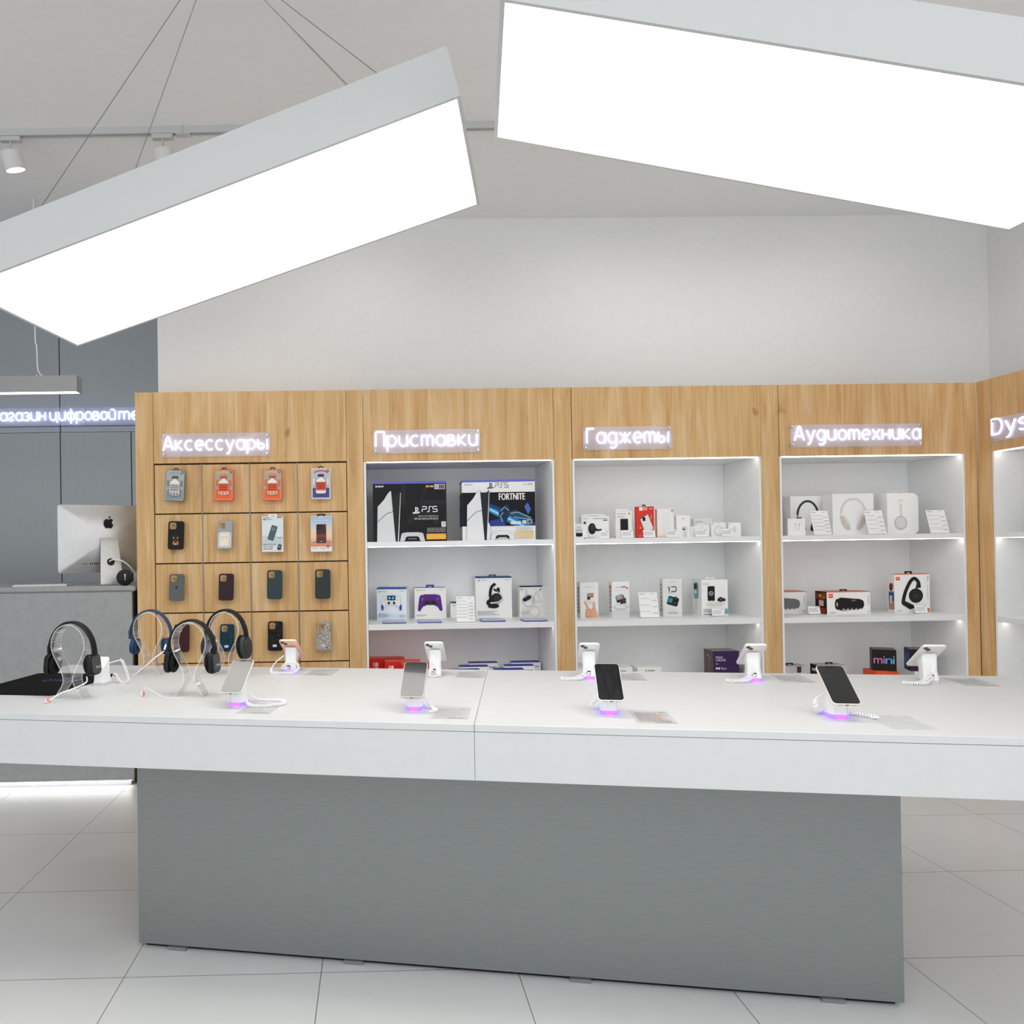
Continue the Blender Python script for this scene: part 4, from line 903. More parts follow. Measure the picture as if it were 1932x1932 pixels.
# ---- lowest visible shelf: only the tops rise above the table edge
def art_switch(P):
    P.rect(0, 0, 1, 1, 'D8281E'); P.rect(.1, .7, .165, .9, 'F4E6E2', .006); P.rect(.175, .7, .24, .9, 'F4E6E2', .006); P.rect(.112, .72, .153, .88, 'D8281E', .004); P.disc(.132, .83, .004, 'F4E6E2'); P.disc(.207, .78, .004, 'D8281E')
    P.text('NINTENDO', .06, .625, .22, .03, 'F0C8C0'); P.text('SWITCH', .06, .575, .22, .04, 'F4E6E2')
    P.poly([(.45, 0), (.5, .45), (.6, .75), (.72, .85), (.8, .7), (.7, .3), (.66, 0)], 'D8947A'); P.rect(.7, .1, .98, .85, '2A2422', .006)
for lab, x0, yf in (('red console box, rearmost of the three on the lowest shelf', -.042, .29), ('red console box, middle of the three on the lowest shelf', .046, .16), ('red console box, foremost of the three on the lowest shelf', .136, .05)):
    carton('game_console_box', lab, 'console box', x0, x0+.205, yf, S3T, .21, .095, 0, 'D8281E', art_switch, 'E8604E', None, None, 'red console boxes')
def art_white(P):
    P.rect(0, 0, 1, 1, 'EFEFEE'); P.text('PlayStation', .08, .87, .3, .045, '5A5E66'); P.rect(.66, .84, .94, .88, 'A0A4A8'); pad_pic(P, .5, .2, .75, .5, '3A3E48', '202226')
for lab, x0, yf in (('blue-topped box at the front of the left row on the lowest shelf', .408, .05), ('blue-topped box in the middle of the left row on the lowest shelf', .474, .18), ('blue-topped box at the back of the left row on the lowest shelf', .548, .31),
                    ('blue-topped box at the front of the right row on the lowest shelf', .655, .05), ('blue-topped box in the middle of the right row on the lowest shelf', .738, .18), ('blue-topped box at the back of the right row on the lowest shelf', .800, .31)):
    carton('controller_box', lab, 'controller box', x0, x0+.172, yf, S3T, .17, .08, 0, 'EFEFEE', art_white, '2A3AA0', None, None, 'blue-topped boxes on the lowest shelf')
for lab, x0 in (('plain white box behind the third rear phone', 1.139), ('plain white box behind the black-screened front phone', 1.318), ('plain white box alone right of the black-screened phone', 1.484)):
    carton('speaker_box', lab, 'speaker box', x0, x0+.138, .12, S3T, .160, .12, 0, 'EDEDEC', lambda P: (P.rect(.32, .86, .38, .9, 'C8503C'), P.rect(.42, .865, .72, .895, '707070')), None, None, None, 'plain white boxes on the lowest shelf')
def art_mono(P):
    P.rect(0, 0, 1, 1, '37204C'); P.text('MONO', .1, .83, .27, .05, 'E4DCEC'); P.text('CHROME', .1, .765, .38, .05, 'E4DCEC'); P.rect(.1, .695, .19, .715, 'B8A8C8'); P.disc(.13, .6, .006, 'E8E0F0'); P.disc(.22, .6, .006, 'E8E0F0'); P.text('fitnec', .3, .57, .2, .06, 'D8CCE4')
carton('watch_box', 'dark purple box with white lettering on the lowest gadget shelf', 'watch box', 1.919, 2.068, .12, S3T, .244, .12, 0, '37204C', art_mono, '8A8480', lambda P: (P.rect(0, 0, 1, 1, '5E4C4C'), P.stroke([(.3, .9), (.6, .85), (.7, .78)], .004, 'C8B0A8'), P.rect(.5, .3, .6, .75, '7A6464')))
carton('accessory_box', 'low grey box beside the dark purple box', 'accessory box', 2.07, 2.135, .24, S3T, .13, .1, 0, '8A8682')
def art_marsh(P):
    P.rect(0, 0, 1, 1, 'B9B9B8'); P.rect(.02, .02, .4, .98, 'C4C4C2'); P.text('Marshall', .12, .62, .68, .14, 'F4F4F2', skew=.25); P.rect(.64, .75, .8, .98, '50301C')
hb = dict(w=.045, h=.013, m=BLACK, y=-.1, lean=-.3)
carton('speaker_box', 'grey box with white script and black handle tab, by the oak stile', 'speaker box', 2.301, 2.456, .12, S3T, .152, .09, 0, 'B9B9B8', art_marsh, 'A6A6A4', None, hb, 'grey speaker boxes')
carton('speaker_box', 'grey box with a black end, behind the right front phone', 'speaker box', 2.529, 2.687, .12, S3T, .152, .09, 0, 'B9B9B8', art_marsh, 'A6A6A4', lambda P: (P.rect(0, 0, 1, 1, '0E0E0F'), P.rect(.2, .75, .6, .85, 'D8D8D8')), hb, 'grey speaker boxes')
carton('accessory_box', 'orange box carrying the black speaker cube', 'accessory box', 2.842, 2.975, .105, S3T, .117, .11, 0, 'E8562C')
def art_mini(P):
    P.rect(0, 0, 1, 1, '1C1512')
    for k, (c, ch) in enumerate((('E07AB8', 'm'), ('A88AE0', 'i'), ('6AA8E8', 'n'), ('6ACCD8', 'i'))): P.text(ch, (.06, .46, .55, .86)[k], .34, (.36, .06, .28, .06)[k], (.26, .36, .26, .36)[k], c)
def side_mini(P): P.rect(0, 0, 1, 1, '191919'); P.ellipse(.5, .47, .40, .36, '2E2F31'); P.ellipse(.5, .47, .38, .34, '3A3B3D')
carton('speaker_box', 'black cube speaker box lettered mini, on the orange box', 'speaker box', 2.868, 2.985, .105, S3T+.117, .120, .115, math.radians(-27), '191919', art_mini, '6A6660', side_mini)
carton('accessory_box', 'white box under the dark blue speaker cube', 'accessory box', 3.085, 3.215, .125, S3T, .107, .12, 0, 'E6E6E4')
def side_blue(P): P.rect(0, 0, 1, 1, '0E1A30'); P.ellipse(.5, .47, .40, .36, '1A4A80'); P.ellipse(.5, .47, .36, .32, '1C5A98')
carton('speaker_box', 'dark blue cube speaker box behind the rightmost rear phone', 'speaker box', 3.090, 3.207, .12, S3T+.107, .125, .115, math.radians(-20), '121420', lambda P: (P.rect(0, 0, 1, 1, '141626'), P.rect(0, 0, 1, .4, '3A1C38')), '7A7674', side_blue)
# right wall bay
o = carton('vacuum_box', 'small dark cube on the right wall shelf, cut by the photo edge', 'box', 3.50, 3.60, -.31, S1T+.012, .075, .10, 0, '1E1E20', lambda P: P.poly([(.2, 0), (.5, .5), (.8, 0)], '3C3C40'))
bpy.data.objects[o.name].location.z = S1T

# ------------------------------------------------------------------ the display table
TC = Vector((.353, -1.637)); TH = -.187
ZT_T = .805; HL, HD = 1.813, .467
def tw(tx, ty, z=ZT_T): return (TC.x+tx*math.cos(TH)-ty*math.sin(TH), TC.y+tx*math.sin(TH)+ty*math.cos(TH), z)
t = thing('display_table', 'long white display table on a grey block pedestal in the foreground', 'table', (TC.x, TC.y, 0), TH)
for a, b in ((-HL, -.0006), (.0006, HL)):
    part_box('tabletop', t, (a, b, -HD, HD, .785, ZT_T), TABLE_WHITE, .001)
    mb = MB(); mb.box(a, b, -HD+.001, -HD+.018, .65, .7838, TABLE_WHITE); mb.box(a, b, HD-.018, HD-.001, .65, .7838, TABLE_WHITE)
    mb.box(a, b, -HD+.018, HD-.018, .655, .672, TABLE_WHITE)
    e = a if a < -1 else b-.018
    mb.box(e, e+.018, -HD+.018, HD-.018, .65, .7838, TABLE_WHITE); mb.build('skirt', t)
mb = MB(); mb.box(-1.118, 1.162, -.258, .258, .014, .655, PEDESTAL, bevel=.0015, seg=1); mb.build('pedestal', t)
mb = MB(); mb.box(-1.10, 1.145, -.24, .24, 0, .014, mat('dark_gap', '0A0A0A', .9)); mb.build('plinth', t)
for x in (-.985, -.40, .29, .98):
    mb = MB(); mb.box(x-.03, x+.03, -.262, -.2, .0, .011, clear_material('shim_plastic', 'D8D8D8', .1, .4, 'B0B0B0') if 'shim_plastic' not in MATS else MATS['shim_plastic']); mb.build('levelling_shim', t)

# desk mat
mb = MB(); pr = rrect(-1.80, -1.455, -.2, .235, .02, 5); mb.prism([(a, b, 0) for a, b in pr], (0, 0, .003), add_noise(mat('black_cloth_mat', '121314', .95, spec=.1), '0F1011', '161718', 220))
P = Print(mb, (-1.80, -.2, .003), (.345, 0, 0), (0, .435, 0)); P.text('QYRON', .36, .56, .44, .12, '4A3280')
tag(mb.build('desk_mat', None, (TC.x, TC.y, ZT_T), TH), 'black cloth mat with a purple mark at the left end of the white table', 'mat')

# ---- phone stands with tethered phones
def stand_and_phone(label_s, label_p, tx, ty, back, lit, phone, scr, coil, body='ECECEA', has_phone=True):
    """tx, ty: near base edge in table coordinates; local -y is the side the phone faces"""
    rz = TH+(PI if back else 0)
    off = .03
    px_, py_, _ = tw(tx, ty+off)
    s = thing('phone_stand', label_s, 'phone stand', (px_, py_, ZT_T), rz, 'white security stands holding phones')
    hexa = lambda k: [(-.025*k, -.018*k), (-.017*k, -.03*k), (.017*k, -.03*k), (.025*k, -.018*k), (.025*k, .022*k), (.017*k, .03*k), (-.017*k, .03*k), (-.025*k, .022*k)]
    mb = MB(); mb.prism([(a, b, 0) for a, b in hexa(1.05)], (0, 0, .011), VIOLET if lit else mat('frosted_base', 'CFC6CE', .3))
    if lit:
        for q in (0, PI):
            c_, s_ = math.cos(q), math.sin(q)
            mb.face([(x*c_, (-.0318)*c_, z) for x, z in ell(0, .0055, .013, .0045, 0, 342, 19)], MAGENTA)
    mb.build('base_ring', s)
    a = math.radians(35); yb, zb = -.075+.001, .047
    zat = lambda y: zb-.0062+(y-yb)*math.tan(a)
    mb = MB(); lo = hexa(.97); hi = [(x*.93, -.004+y*.93-.006) for x, y in hexa(1)]
    mb.rings([[(x, y, .011) for x, y in lo], [(x, y*.9-.003, .045) for x, y in hexa(.86)], [(x, y, zat(y)-.005) for x, y in hi]], WHITE_PL, smooth=False); mb.build('column', s)
    if has_phone:
        M0 = Matrix.Translation((0, yb, zb-.0042)) @ Matrix.Rotation(a, 4, 'X')
        mb = MB(); mb.add_mesh(curve_plate(rrect(-.024, .024, .03, .095, .006), [], .003, .0008, 1), M0 @ Matrix.Translation((0, .005, -.0022)), WHITE_PL); mb.build('mount_plate', s)
    # usb socket
    mb = MB(); mb.box(-.004, .010, .0288, .0305, .018, .030, BLACK); mb.box(-.0025, .0085, .030, .033, .020, .026, WHITE_PL); mb.build('socket', s)
    mb = MB()
    if coil == 'a':       # loop lying to the right on the table
        p = catmull([(.02, .028, .03), (.05, .05, .006), (.12, .045, .006), (.15, .0, .006), (.11, -.045, .006), (.06, -.045, .006), (.035, -.02, .008), (.022, .0, .02)], 8)
    elif coil == 'b':     # short drop on the right
        p = catmull([(.012, .03, .055), (.03, .02, .03), (.055, -.01, .006), (.07, -.045, .006), (.05, -.06, .006)], 8)
    elif coil == 'c':     # small tuft at the left rear
        p = catmull([(-.005, .034, .05), (-.03, .045, .03), (-.045, .05, .010), (-.035, .04, .006), (-.02, .034, .02)], 8)
    elif coil == 'd':     # left arc up the back and right tail
        p = catmull([(-.01, .034, .06), (-.04, .03, .045), (-.05, .01, .03), (-.035, .03, .008), (.0, .045, .006), (.05, .02, .006), (.085, -.015, .006), (.095, -.03, .006), (.075, -.03, .006)], 8)
    elif coil == 'e':     # rear stand: hangs down the back and lies out to one side
        p = catmull([(.002, .036, .075), (.004, .04, .05), (.02, .05, .025), (.06, .058, .007), (.10, .05, .006), (.085, .068, .006), (.04, .066, .007), (.004, .04, .022)], 8)
    elif coil == 'f':     # rear stand: two loops round the foot
        p = catmull([(.02, .034, .07), (.055, .04, .04), (.07, .05, .008), (.03, .068, .006), (-.03, .06, .01), (-.045, .045, .03), (-.02, .042, .045), (.01, .044, .04), (.025, .045, .02), (.004, .04, .022)], 8)
    elif coil == 'g':     # rear stand: coil close to the foot
        p = catmull([(.004, .036, .085), (.002, .038, .06), (.008, .04, .035), (.02, .042, .008), (0, .05, .006), (-.02, .042, .008), (-.004, .04, .022)], 8)
    elif coil == 'h':     # tall square loop out to the left side
        p = catmull([(.012, .02, .075), (.05, .03, .085), (.065, .03, .082), (.085, .03, .03), (.085, .03, .007), (.055, .03, .006), (.04, .032, .03), (.032, .03, .035), (.022, .03, .02)], 8)
    n = len(p); c0, c1 = int(n*.18), int(n*.9)
    mb.tube(p[:c0+1], .0022, CORD, 7); q = p[c0:c1]
    L = sum((y-x).length for x, y in zip(q, q[1:])); mb.tube(helix(q, .0042, L/.0074, 10), .0021, CORD, 6); mb.tube(p[c1-1:], .0022, CORD, 7)
    mb.build('coiled_cord', s)
    if not has_phone: return
    w, h, th = .0735, .150, .008
    R = Euler((a, 0, rz)); base = Vector(tw(tx, ty+off))+Matrix.Rotation(rz, 3, 'Z') @ Vector((0, yb, zb))
    ph = thing('smartphone', label_p, 'phone', base, (a, 0, rz), 'phones held on the white security stands')
    mb = MB(); mb.add_mesh(curve_plate(rrect(-w/2, w/2, 0, h, .011, 6), [], th, .0018, 3), Matrix(), mat('phone_body_'+body, body, .3, .3))
    mb.box(-.005, .005, -.0004, .001, -.0013, .0013, BLACK)
    for i in range(5):
        for sg in (-1, 1): mb.box(sg*(.011+i*.0028)-.0007, sg*(.011+i*.0028)+.0007, -.0004, .001, -.0007, .0007, DARKGREY)
    mb.build('body', ph, sharp=40)
    mb = MB(); mb.face([(x, y, th/2+.0003) for x, y in rrect(-w/2+.0022, w/2-.0022, .0022, h-.0022, .0095, 6)], scr)
    mb.face([(x, y, th/2+.0006) for x, y in rrect(-.010, .010, h-.010, h-.0065, .0017, 4)], BLACK)
    mb.build('screen', ph)
    mb = MB(); z = -th/2
    for x, y in ((.024, .136), (.013, .125)):
        mb.lathe([(.0075, z), (.0075, z-.0016), (.0062, z-.0018), (.0060, z-.0012), (0, z-.0012)], mat('lens_rim', '6A6A66', .3, .6), Matrix.Translation((x, y, 0)), 18)
        mb.lathe([(.0055, z-.0012), (.0045, z-.0015), (0, z-.0016)], mat('lens_glass', '101214', .1), Matrix.Translation((x, y, 0)), 18)
    mb.build('rear_camera', ph)
SCR = add_noise(mat('smudged_screen', '0A0A0C', .12, coat=.6), '08080A', '101012', 60)
SCR_OFF = add_noise(mat('streaky_dark_screen', '0A0A0B', .3, spec=.25), '050506', '1C1C1E', 160, (1, .12, 1))
for args in (
 ('white stand with violet base holding the front phone nearest the headphones', 'white phone facing front with a pale mirrored screen, nearest the headphones', -.758, -.297, False, True, 1, SCR, 'a', 'D9D4CC'),
 ('white stand with violet base holding the second front phone from the left', 'grey-edged phone facing front, left of the tabletop seam', -.190, -.310, False, True, 1, SCR, 'b', 'C9C5BE'),
 ('white stand with violet base holding the black-screened front phone', 'white-edged phone facing front with an all-black screen, right of the seam', .381, -.307, False, True, 1, SCR_OFF, 'c', 'E4E4E4'),
 ('white stand with violet base holding the rightmost front phone', 'phone facing front with a half-dark screen, rightmost at the front', .998, -.297, False, True, 1, SCR, 'd', 'E2D8CE'),
 ('white stand with violet base holding the pink phone', 'pink phone seen from behind at the back edge of the table', -.775, .326, True, True, 1, SCR, 'f', 'F2BFA6'),
 ('white unlit stand holding a rear phone before the red console boxes', 'white phone seen from behind, before the red console boxes', -.192, .286, True, False, 1, SCR, 'g', 'ECECEC'),
 ('white stand with violet base holding the rear phone left of the black-screened one', 'white phone seen from behind, before the gadget shelves on the left', .377, .282, True, True, 1, SCR, 'e', 'ECECEA'),
 ('white stand with violet base holding the rear phone near the purple box', 'white phone seen from behind, next to the dark purple box', .944, .284, True, True, 1, SCR, 'e', 'F0EAE4'),
 ('white unlit stand holding the rightmost rear phone', 'white phone seen from behind, rightmost at the back edge', 1.511, .288, True, False, 1, SCR, 'e', 'F0ECE6')):
    stand_and_phone(*args)
stand_and_phone('empty white stand with a square cord loop, behind the leftmost headphones', '', -1.402, -.006, False, False, 1, SCR, 'h', has_phone=False)

# ---- printed sheets in clear sleeves
def leaflet(label, x, y, deg, art, ref):
    w, h = .107, .160
    mb = MB(); mb.box(-w/2, w/2, -h/2, h/2, 0, .0008, SHEET)
    P = Print(mb, (-w/2, -h/2, .0008), (w, 0, 0), (0, h, 0), .0002)
    if art: P.rect(.03, .02, .97, .88, 'BCBCBC')
    if art == 2:
        for pts in ([(.25, .25), (.42, .3), (.36, .42), (.26, .4)], [(.55, .22), (.7, .3), (.72, .62), (.66, .7), (.62, .45)], [(.28, .55), (.36, .58), (.34, .68), (.26, .64)]): P.poly(pts, 'E6A088')
    if art: P.lines(.08, .1, .9, .8, 11, 'A6A7A8', .35, .3); P.rect(.7, .84, .92, .86, '8A8C8E'); P.rect(.45, .05, .9, .07, '9A9C9E')
    else:
        for pts in ([(.1, .3), (.5, .34), (.9, .3)], [(.62, .95), (.58, .6), (.66, .3)], [(.15, .9), (.3, .75), (.34, .55)]): P.stroke(pts, .0012, 'D6D6D6')
    o = mb.build('price_sheet', None, (x, y, ZT_T), math.radians(deg)); tag(o, label, 'price sheet', 'printed sheets in clear sleeves')
for a in (('clear sleeve with a printed sheet under the cord of the first front phone', -.364, -1.828, -10, 1, 0), ('shiny clear sleeve just left of the tabletop seam, front row', .218, -1.946, -10.5, 1, 0),
          ('sheet with orange shapes right of the black-screened phone', .780, -2.048, -10, 2, 0), ('blank clear sleeve right of the rightmost front phone', 1.409, -2.168, -11, 0, 0),
          ('grey printed sheet right of the pink phone', -.217, -1.166, -11, 1, 0), ('grey printed sheet at the back edge left of the seam', .360, -1.281, -10, 1, 0),
          ('grey printed sheet behind the black-screened phone', .931, -1.394, -10, 1, 0), ('grey printed sheet at the back before the grey speaker boxes', 1.488, -1.491, -10.5, 1, 0),
          ('clear sleeve at the back right corner of the table', 2.035, -1.618, -12, 1, 0)):
    leaflet(*a)

# ---- headphones on clear stands
def omega_stand(label, tx, ty, rz=TH):
    """tx, ty: middle of the strip"""
    x, y, z = tw(tx, ty)
    half = [(.047, .0), (.043, .006), (.032, .024), (.021, .042), (.0165, .062), (.022, .088), (.036, .118), (.050, .148), (.056, .175), (.053, .202), (.041, .226), (.022, .242), (0, .248)]
    pts = catmull([(a*1.08, 0, b) for a, b in half]+[(-a*1.08, 0, b) for a, b in half[-2::-1]], 5)
    mb = MB(); th = .0016; hw = .0275; n = len(pts); A = []; B = []
    for k in range(n):
        tt = (pts[min(k+1, n-1)]-pts[max(k-1, 0)]).normalized(); nn = Vector((tt.z, 0, -tt.x))
        A.append(pts[k]+nn*th); B.append(pts[k]-nn*th)
    lo = min(min(p.z for p in A), min(p.z for p in B))
    for L in (A, B):
        for p in L: p.z -= lo
    yv = Vector((0, hw, 0))
    for k in range(n-1):
        mb.face([A[k]-yv, A[k+1]-yv, A[k+1]+yv, A[k]+yv], ACRYL, True)
        mb.face([B[k]-yv, B[k+1]-yv, B[k+1]+yv, B[k]+yv], ACRYL, True)
        mb.face([A[k]-yv, A[k+1]-yv, B[k+1]-yv, B[k]-yv], ACRYL_EDGE_GLINT)
        mb.face([A[k]+yv, A[k+1]+yv, B[k+1]+yv, B[k]+yv], ACRYL_EDGE_GLINT)
    for k in (0, n-1): mb.face([A[k]-yv, A[k]+yv, B[k]+yv, B[k]-yv], ACRYL_EDGE_GLINT)
    tag(mb.build('headphone_stand', None, (x, y, z), rz), label, 'headphone stand', 'clear acrylic headphone stands')
def headphones(label, tx, ty, yaw, kind, zt=.2505):
    x, y, z = tw(tx, ty)
    t = thing('headphones', label, 'headphones', (x, y, z), TH+yaw, None)
    big = kind == 'over'; blue = kind == 'blue'
    bm_ = mat('blue_headband', '213C5C', .45, spec=.3) if blue else BLACK
    cupm = mat('blue_cup', '1F3A5A', .5, spec=.3) if blue else (mat('charcoal_cup', '1A1A1B', .5) if big else BLACK)
    padm = mat('blue_pad', '1B3454', .7, spec=.2) if blue else BLACK_SOFT
    bw, bt = (.015, .0045) if big else ((.012, .004) if blue else (.013, .004))      # half width, half thickness
    rx = .084 if not big else .086; zt = zt+bt+.0008; rz_ = .105; zc = zt-rz_
    # headband: half ellipse over the stand, straight arms below
    path = [Vector((rx*math.cos(math.radians(q)), 0, zc+rz_*math.sin(math.radians(q)))) for q in range(-8, 189, 6)]
    fr = []
    for k in range(len(path)):
        tt = (path[min(k+1, len(path)-1)]-path[max(k-1, 0)]).normalized(); fr.append((Vector((0, 1, 0)), tt.cross(Vector((0, 1, 0)))))
    prof = [(bw*c, bt*s_) for c, s_ in rrect(-1, 1, -1, 1, .45, 3)]
    mb = MB(); mb.sweep(path, fr, prof, bm_); mb.build('headband', t, sharp=40)
    cx_ = rx-(.020 if blue else .010); cz = zc-.038; cr_ = .041 if big else (.031 if blue else .034); ct = .020 if big else .016
    for sg in (1, -1):
        Mx = Matrix.Translation((sg*cx_, 0, cz)) @ Matrix.Rotation(sg*PI/2, 4, 'Y') @ Matrix.Rotation(-sg*.10, 4, 'Y')
        sc = Matrix.Diagonal((1.16 if big else 1.06, .95, 1, 1))
        mb = MB()
        prof_c = [(cr_*.90, -.002), (cr_, .002), (cr_*1.0, ct*.5), (cr_*.92, ct*.85), (cr_*.74, ct), (cr_*.7, ct+.0006), (0, ct+.001)]
        if kind == 'logo':     # rounded square cup
            rr = lambda k, zz: [Mx @ Vector((a*k, b*k, zz)) for a, b in rrect(-.036, .036, -.033, .033, .018, 5)]
            mb.rings([rr(.9, -.002), rr(1, .002), rr(1, ct*.55), rr(.93, ct*.9), rr(.82, ct+.001)], cupm)
        else: mb.lathe(prof_c, cupm, Mx @ sc, 36)
        cup = mb.build('ear_cup', t, sharp=40)
        mb = MB(); R_, r_ = cr_*.72, cr_*.27
        for_ring = [[Mx @ sc @ Vector(((R_+r_*math.cos(b))*math.cos(a), (R_+r_*math.cos(b))*math.sin(a), -.009+r_*.75*math.sin(b))) for b in [2*PI*k/12 for k in range(12)]] for a in [2*PI*k/28 for k in range(28)]]
        mb.rings(for_ring, padm, loop=True, caps=False); mb.lathe([(R_, -.004), (0, -.004)], mat('pad_mesh', '0A0A0A', .9), Mx @ sc, 24); mb.build('ear_cushion', cup)
        if kind == 'logo':
            mb = MB(); mb.face([Mx @ Vector((a, b, ct+.0016)) for a, b in rrect(-.029, .029, -.026, .026, .014, 5)], mat('grey_cap', '3C3D3E', .55))
            a_ = Mx.to_3x3(); O = Mx @ Vector((.013, -.006*sg, ct+.0018)); U = a_ @ Vector((0, sg*.027, 0)); V = a_ @ Vector((-.009, 0, 0))
            P = Print(mb, O, U, V, .0003)
            if (U.cross(V)).dot(a_ @ Vector((0, 0, 1))) > 0: P.text('Marshall', 0, 0, 1, .9, 'D8D8D8', skew=.2)
            mb.build('cap', cup)
        elif big:
            mb = MB(); mb.lathe([(cr_*.70, ct+.0004), (cr_*.68, ct+.003), (cr_*.4, ct+.004), (0, ct+.0042)], mat('charcoal_cap', '222223', .45), Mx @ sc, 32); mb.build('cap', cup)
        # yoke / slider between band and cup
        mb = MB(); e = path[0] if sg > 0 else path[-1]
        top = Vector((e.x+sg*.0035, 0, e.z+.032)); bot = Vector((sg*(cx_+.010), 0, cz+cr_*.7))
        mb.sweep([top, (top+bot)/2+Vector((sg*.003, 0, 0)), bot], [(Vector((0, 1, 0)), Vector((1, 0, 0)))]*3, [(.0085*c, .0035*s_) for c, s_ in rrect(-1, 1, -1, 1, .5, 3)], bm_); mb.build('slider', t)
omega_stand('clear acrylic stand carrying the headphones nearest the black mat', -1.370, -.217)
headphones('black headphones with squarish cups, beside the black mat', -1.370, -.217, -.04, 'logo')
omega_stand('clear acrylic stand carrying the blue headphones', -1.325, .255)
headphones('blue headphones on a clear stand at the back left of the table', -1.325, .255, .10, 'blue')
omega_stand('clear acrylic stand carrying the front middle black headphones', -.972, -.143)
headphones('black headphones with squarish cups, beside the pale-screened front phone', -.972, -.143, -.06, 'logo')
omega_stand('clear acrylic stand carrying the large over-ear headphones', -1.010, .262)
headphones('large black over-ear headphones before the dark blue glitter case', -1.010, .262, -.12, 'over')
# tether tags and cords
PINK = mat('coral_pad', 'E88A7A', .5)
def tether(name, label, pts, r, tag_at, tilt):
    t = thing(name, label, 'security tag', tw(*tag_at), TH)
    mb = MB(); M = Matrix.Translation((0, 0, .0095)) @ Matrix.Rotation(tilt, 4, 'Y') @ Matrix.Rotation(.3, 4, 'Z')
    mb.lathe([(.009, -.0022), (.0095, -.001), (.0095, .0012), (.009, .002), (0, .002)], WHITE_PL, M, 20); mb.build('tag_body', t)
    mb = MB(); mb.lathe([(.009, .0021), (.009, .0032), (0, .0033)], PINK, M, 20); mb.build('adhesive_pad', t)
    c = Vector(tw(*tag_at)); inv = Matrix.Rotation(-TH, 3, 'Z'); mb = MB()
    mb.tube(catmull([inv @ (Vector(tw(a, b, ZT_T+h))-c) for a, b, h in pts], 8), r, CORD, 7); mb.build('cord', t)
tether('security_tag', 'white and coral tag with a thick cord from the headphones beside the mat', [(-1.390, -.318, .010), (-1.36, -.30, .03), (-1.32, -.28, .045), (-1.30, -.25, .058), (-1.303, -.24, .075)], .0022, (-1.396, -.318), 1.0)
tether('security_tag', 'white and coral tag with a thin wire, left of the front middle headphones', [(-1.128, -.179, .018), (-1.125, -.18, .03), (-1.09, -.19, .02), (-1.04, -.21, .004), (-.99, -.219, .004), (-.975, -.219, .004)], .0009, (-1.134, -.179), 1.4)
mb = MB(); mb.tube(catmull([(0, 0, .10), (-.03, -.02, .075), (-.07, -.03, .04), (-.11, -.03, .012), (-.13, -.02, .004)], 8), .0022, CORD, 7); mb.tube([(0, 0, .105), (.006, .004, .125)], .004, WHITE_PL, 8)
tag(mb.build('charging_cord', None, tw(-1.247, .212), TH), 'white cord hanging from the right cup of the blue headphones', 'cord')

# ------------------------------------------------------------------ counter, computer and what is on it
t = thing('service_counter', 'grey service counter at the left with a glowing strip along the floor', 'counter', (0, 0, 0))
CX = -1.318
part_box('counter_top', t, (-4.2, CX, -.012, .62, 1.076, 1.108), COUNTER, .010)
part_box('front_panel', t, (-4.18, -1.336, -.008, .012, .055, 1.0755), COUNTER, .001)
part_box('side_panel', t, (-1.3545, -1.3365, .0125, .60, .02, 1.0755), mat('dark_side_panel', '4A4742', .6), 0)
part_box('plinth', t, (-4.15, -1.37, .05, .58, 0, .054), COUNTER, 0)
part_box('steel_trim', t, (-4.18, -1.336, -.0085, .012, .045, .0545), CHROME, 0)
part_box('led_strip', t, (-4.15, -1.345, .018, .030, .036, .0445), FLOOR_LED, 0)

a = math.radians(31.5); e = Vector((math.cos(a), math.sin(a), 0)); nb = Vector((math.sin(a), -math.cos(a), 0))
cen = Vector((-1.774, .085, 0))+e*.265
t = thing('desktop_computer', 'silver desktop computer seen from behind on the grey counter', 'computer', (cen.x, cen.y, 1.108), a)
# local: x along the screen, -y is its back (towards the shop)
W2, Z0, Z1 = .265, .070, .456
mb = MB(); rows = []
def ring_pts(k, d):
    out = []; rr = rrect(-W2, W2, Z0, Z1, .016, 5); zm = (Z0+Z1)/2; hz = (Z1-Z0)/2; full = []
    for i in range(len(rr)):                       # extra points along the edges
        p, q = rr[i], rr[(i+1) % len(rr)]; n = 8 if math.hypot(q[0]-p[0], q[1]-p[1]) > .1 else 1
        full += [(p[0]+(q[0]-p[0])*j/n, p[1]+(q[1]-p[1])*j/n) for j in range(n)]
    t_ = 1-k
    for x, z in full:
        a_ = math.atan2((z-zm)/hz, x/W2); ex, ez = W2*math.cos(a_), hz*math.sin(a_)
        bx, bz = x*(1-t_)+ex*t_, (z-zm)*(1-t_)+ez*t_
        out.append((bx*k, d, zm+bz*k))
    return out
rows.append(ring_pts(1, 0)); rows.append(ring_pts(1, -.005))
for i in range(1, 17):
    k = 1-i/16*.99; rows.append(ring_pts(k, -.005-.042*(1-k**2.2)))
back_y = lambda x, z: min((p for r in rows[1:] for p in r), key=lambda p: (p[0]-x)**2+(p[2]-z)**2)[1]
mb.rings(rows, ALU); mb.build('housing', t, sharp=60)
mb = MB(); mb.face([(x, .0005, z) for x, z in rrect(-W2+.003, W2-.003, Z0+.003, Z1-.003, .013, 5)], SCREEN); mb.build('screen', t)
mb = MB(); P = Print(mb, (-.05, -.0462, .30), (.1, 0, 0), (0, 0, .1), .0012); apple_logo(P, .5, .5, .062, '060606'); mb.build('logo', t)
mb = MB()
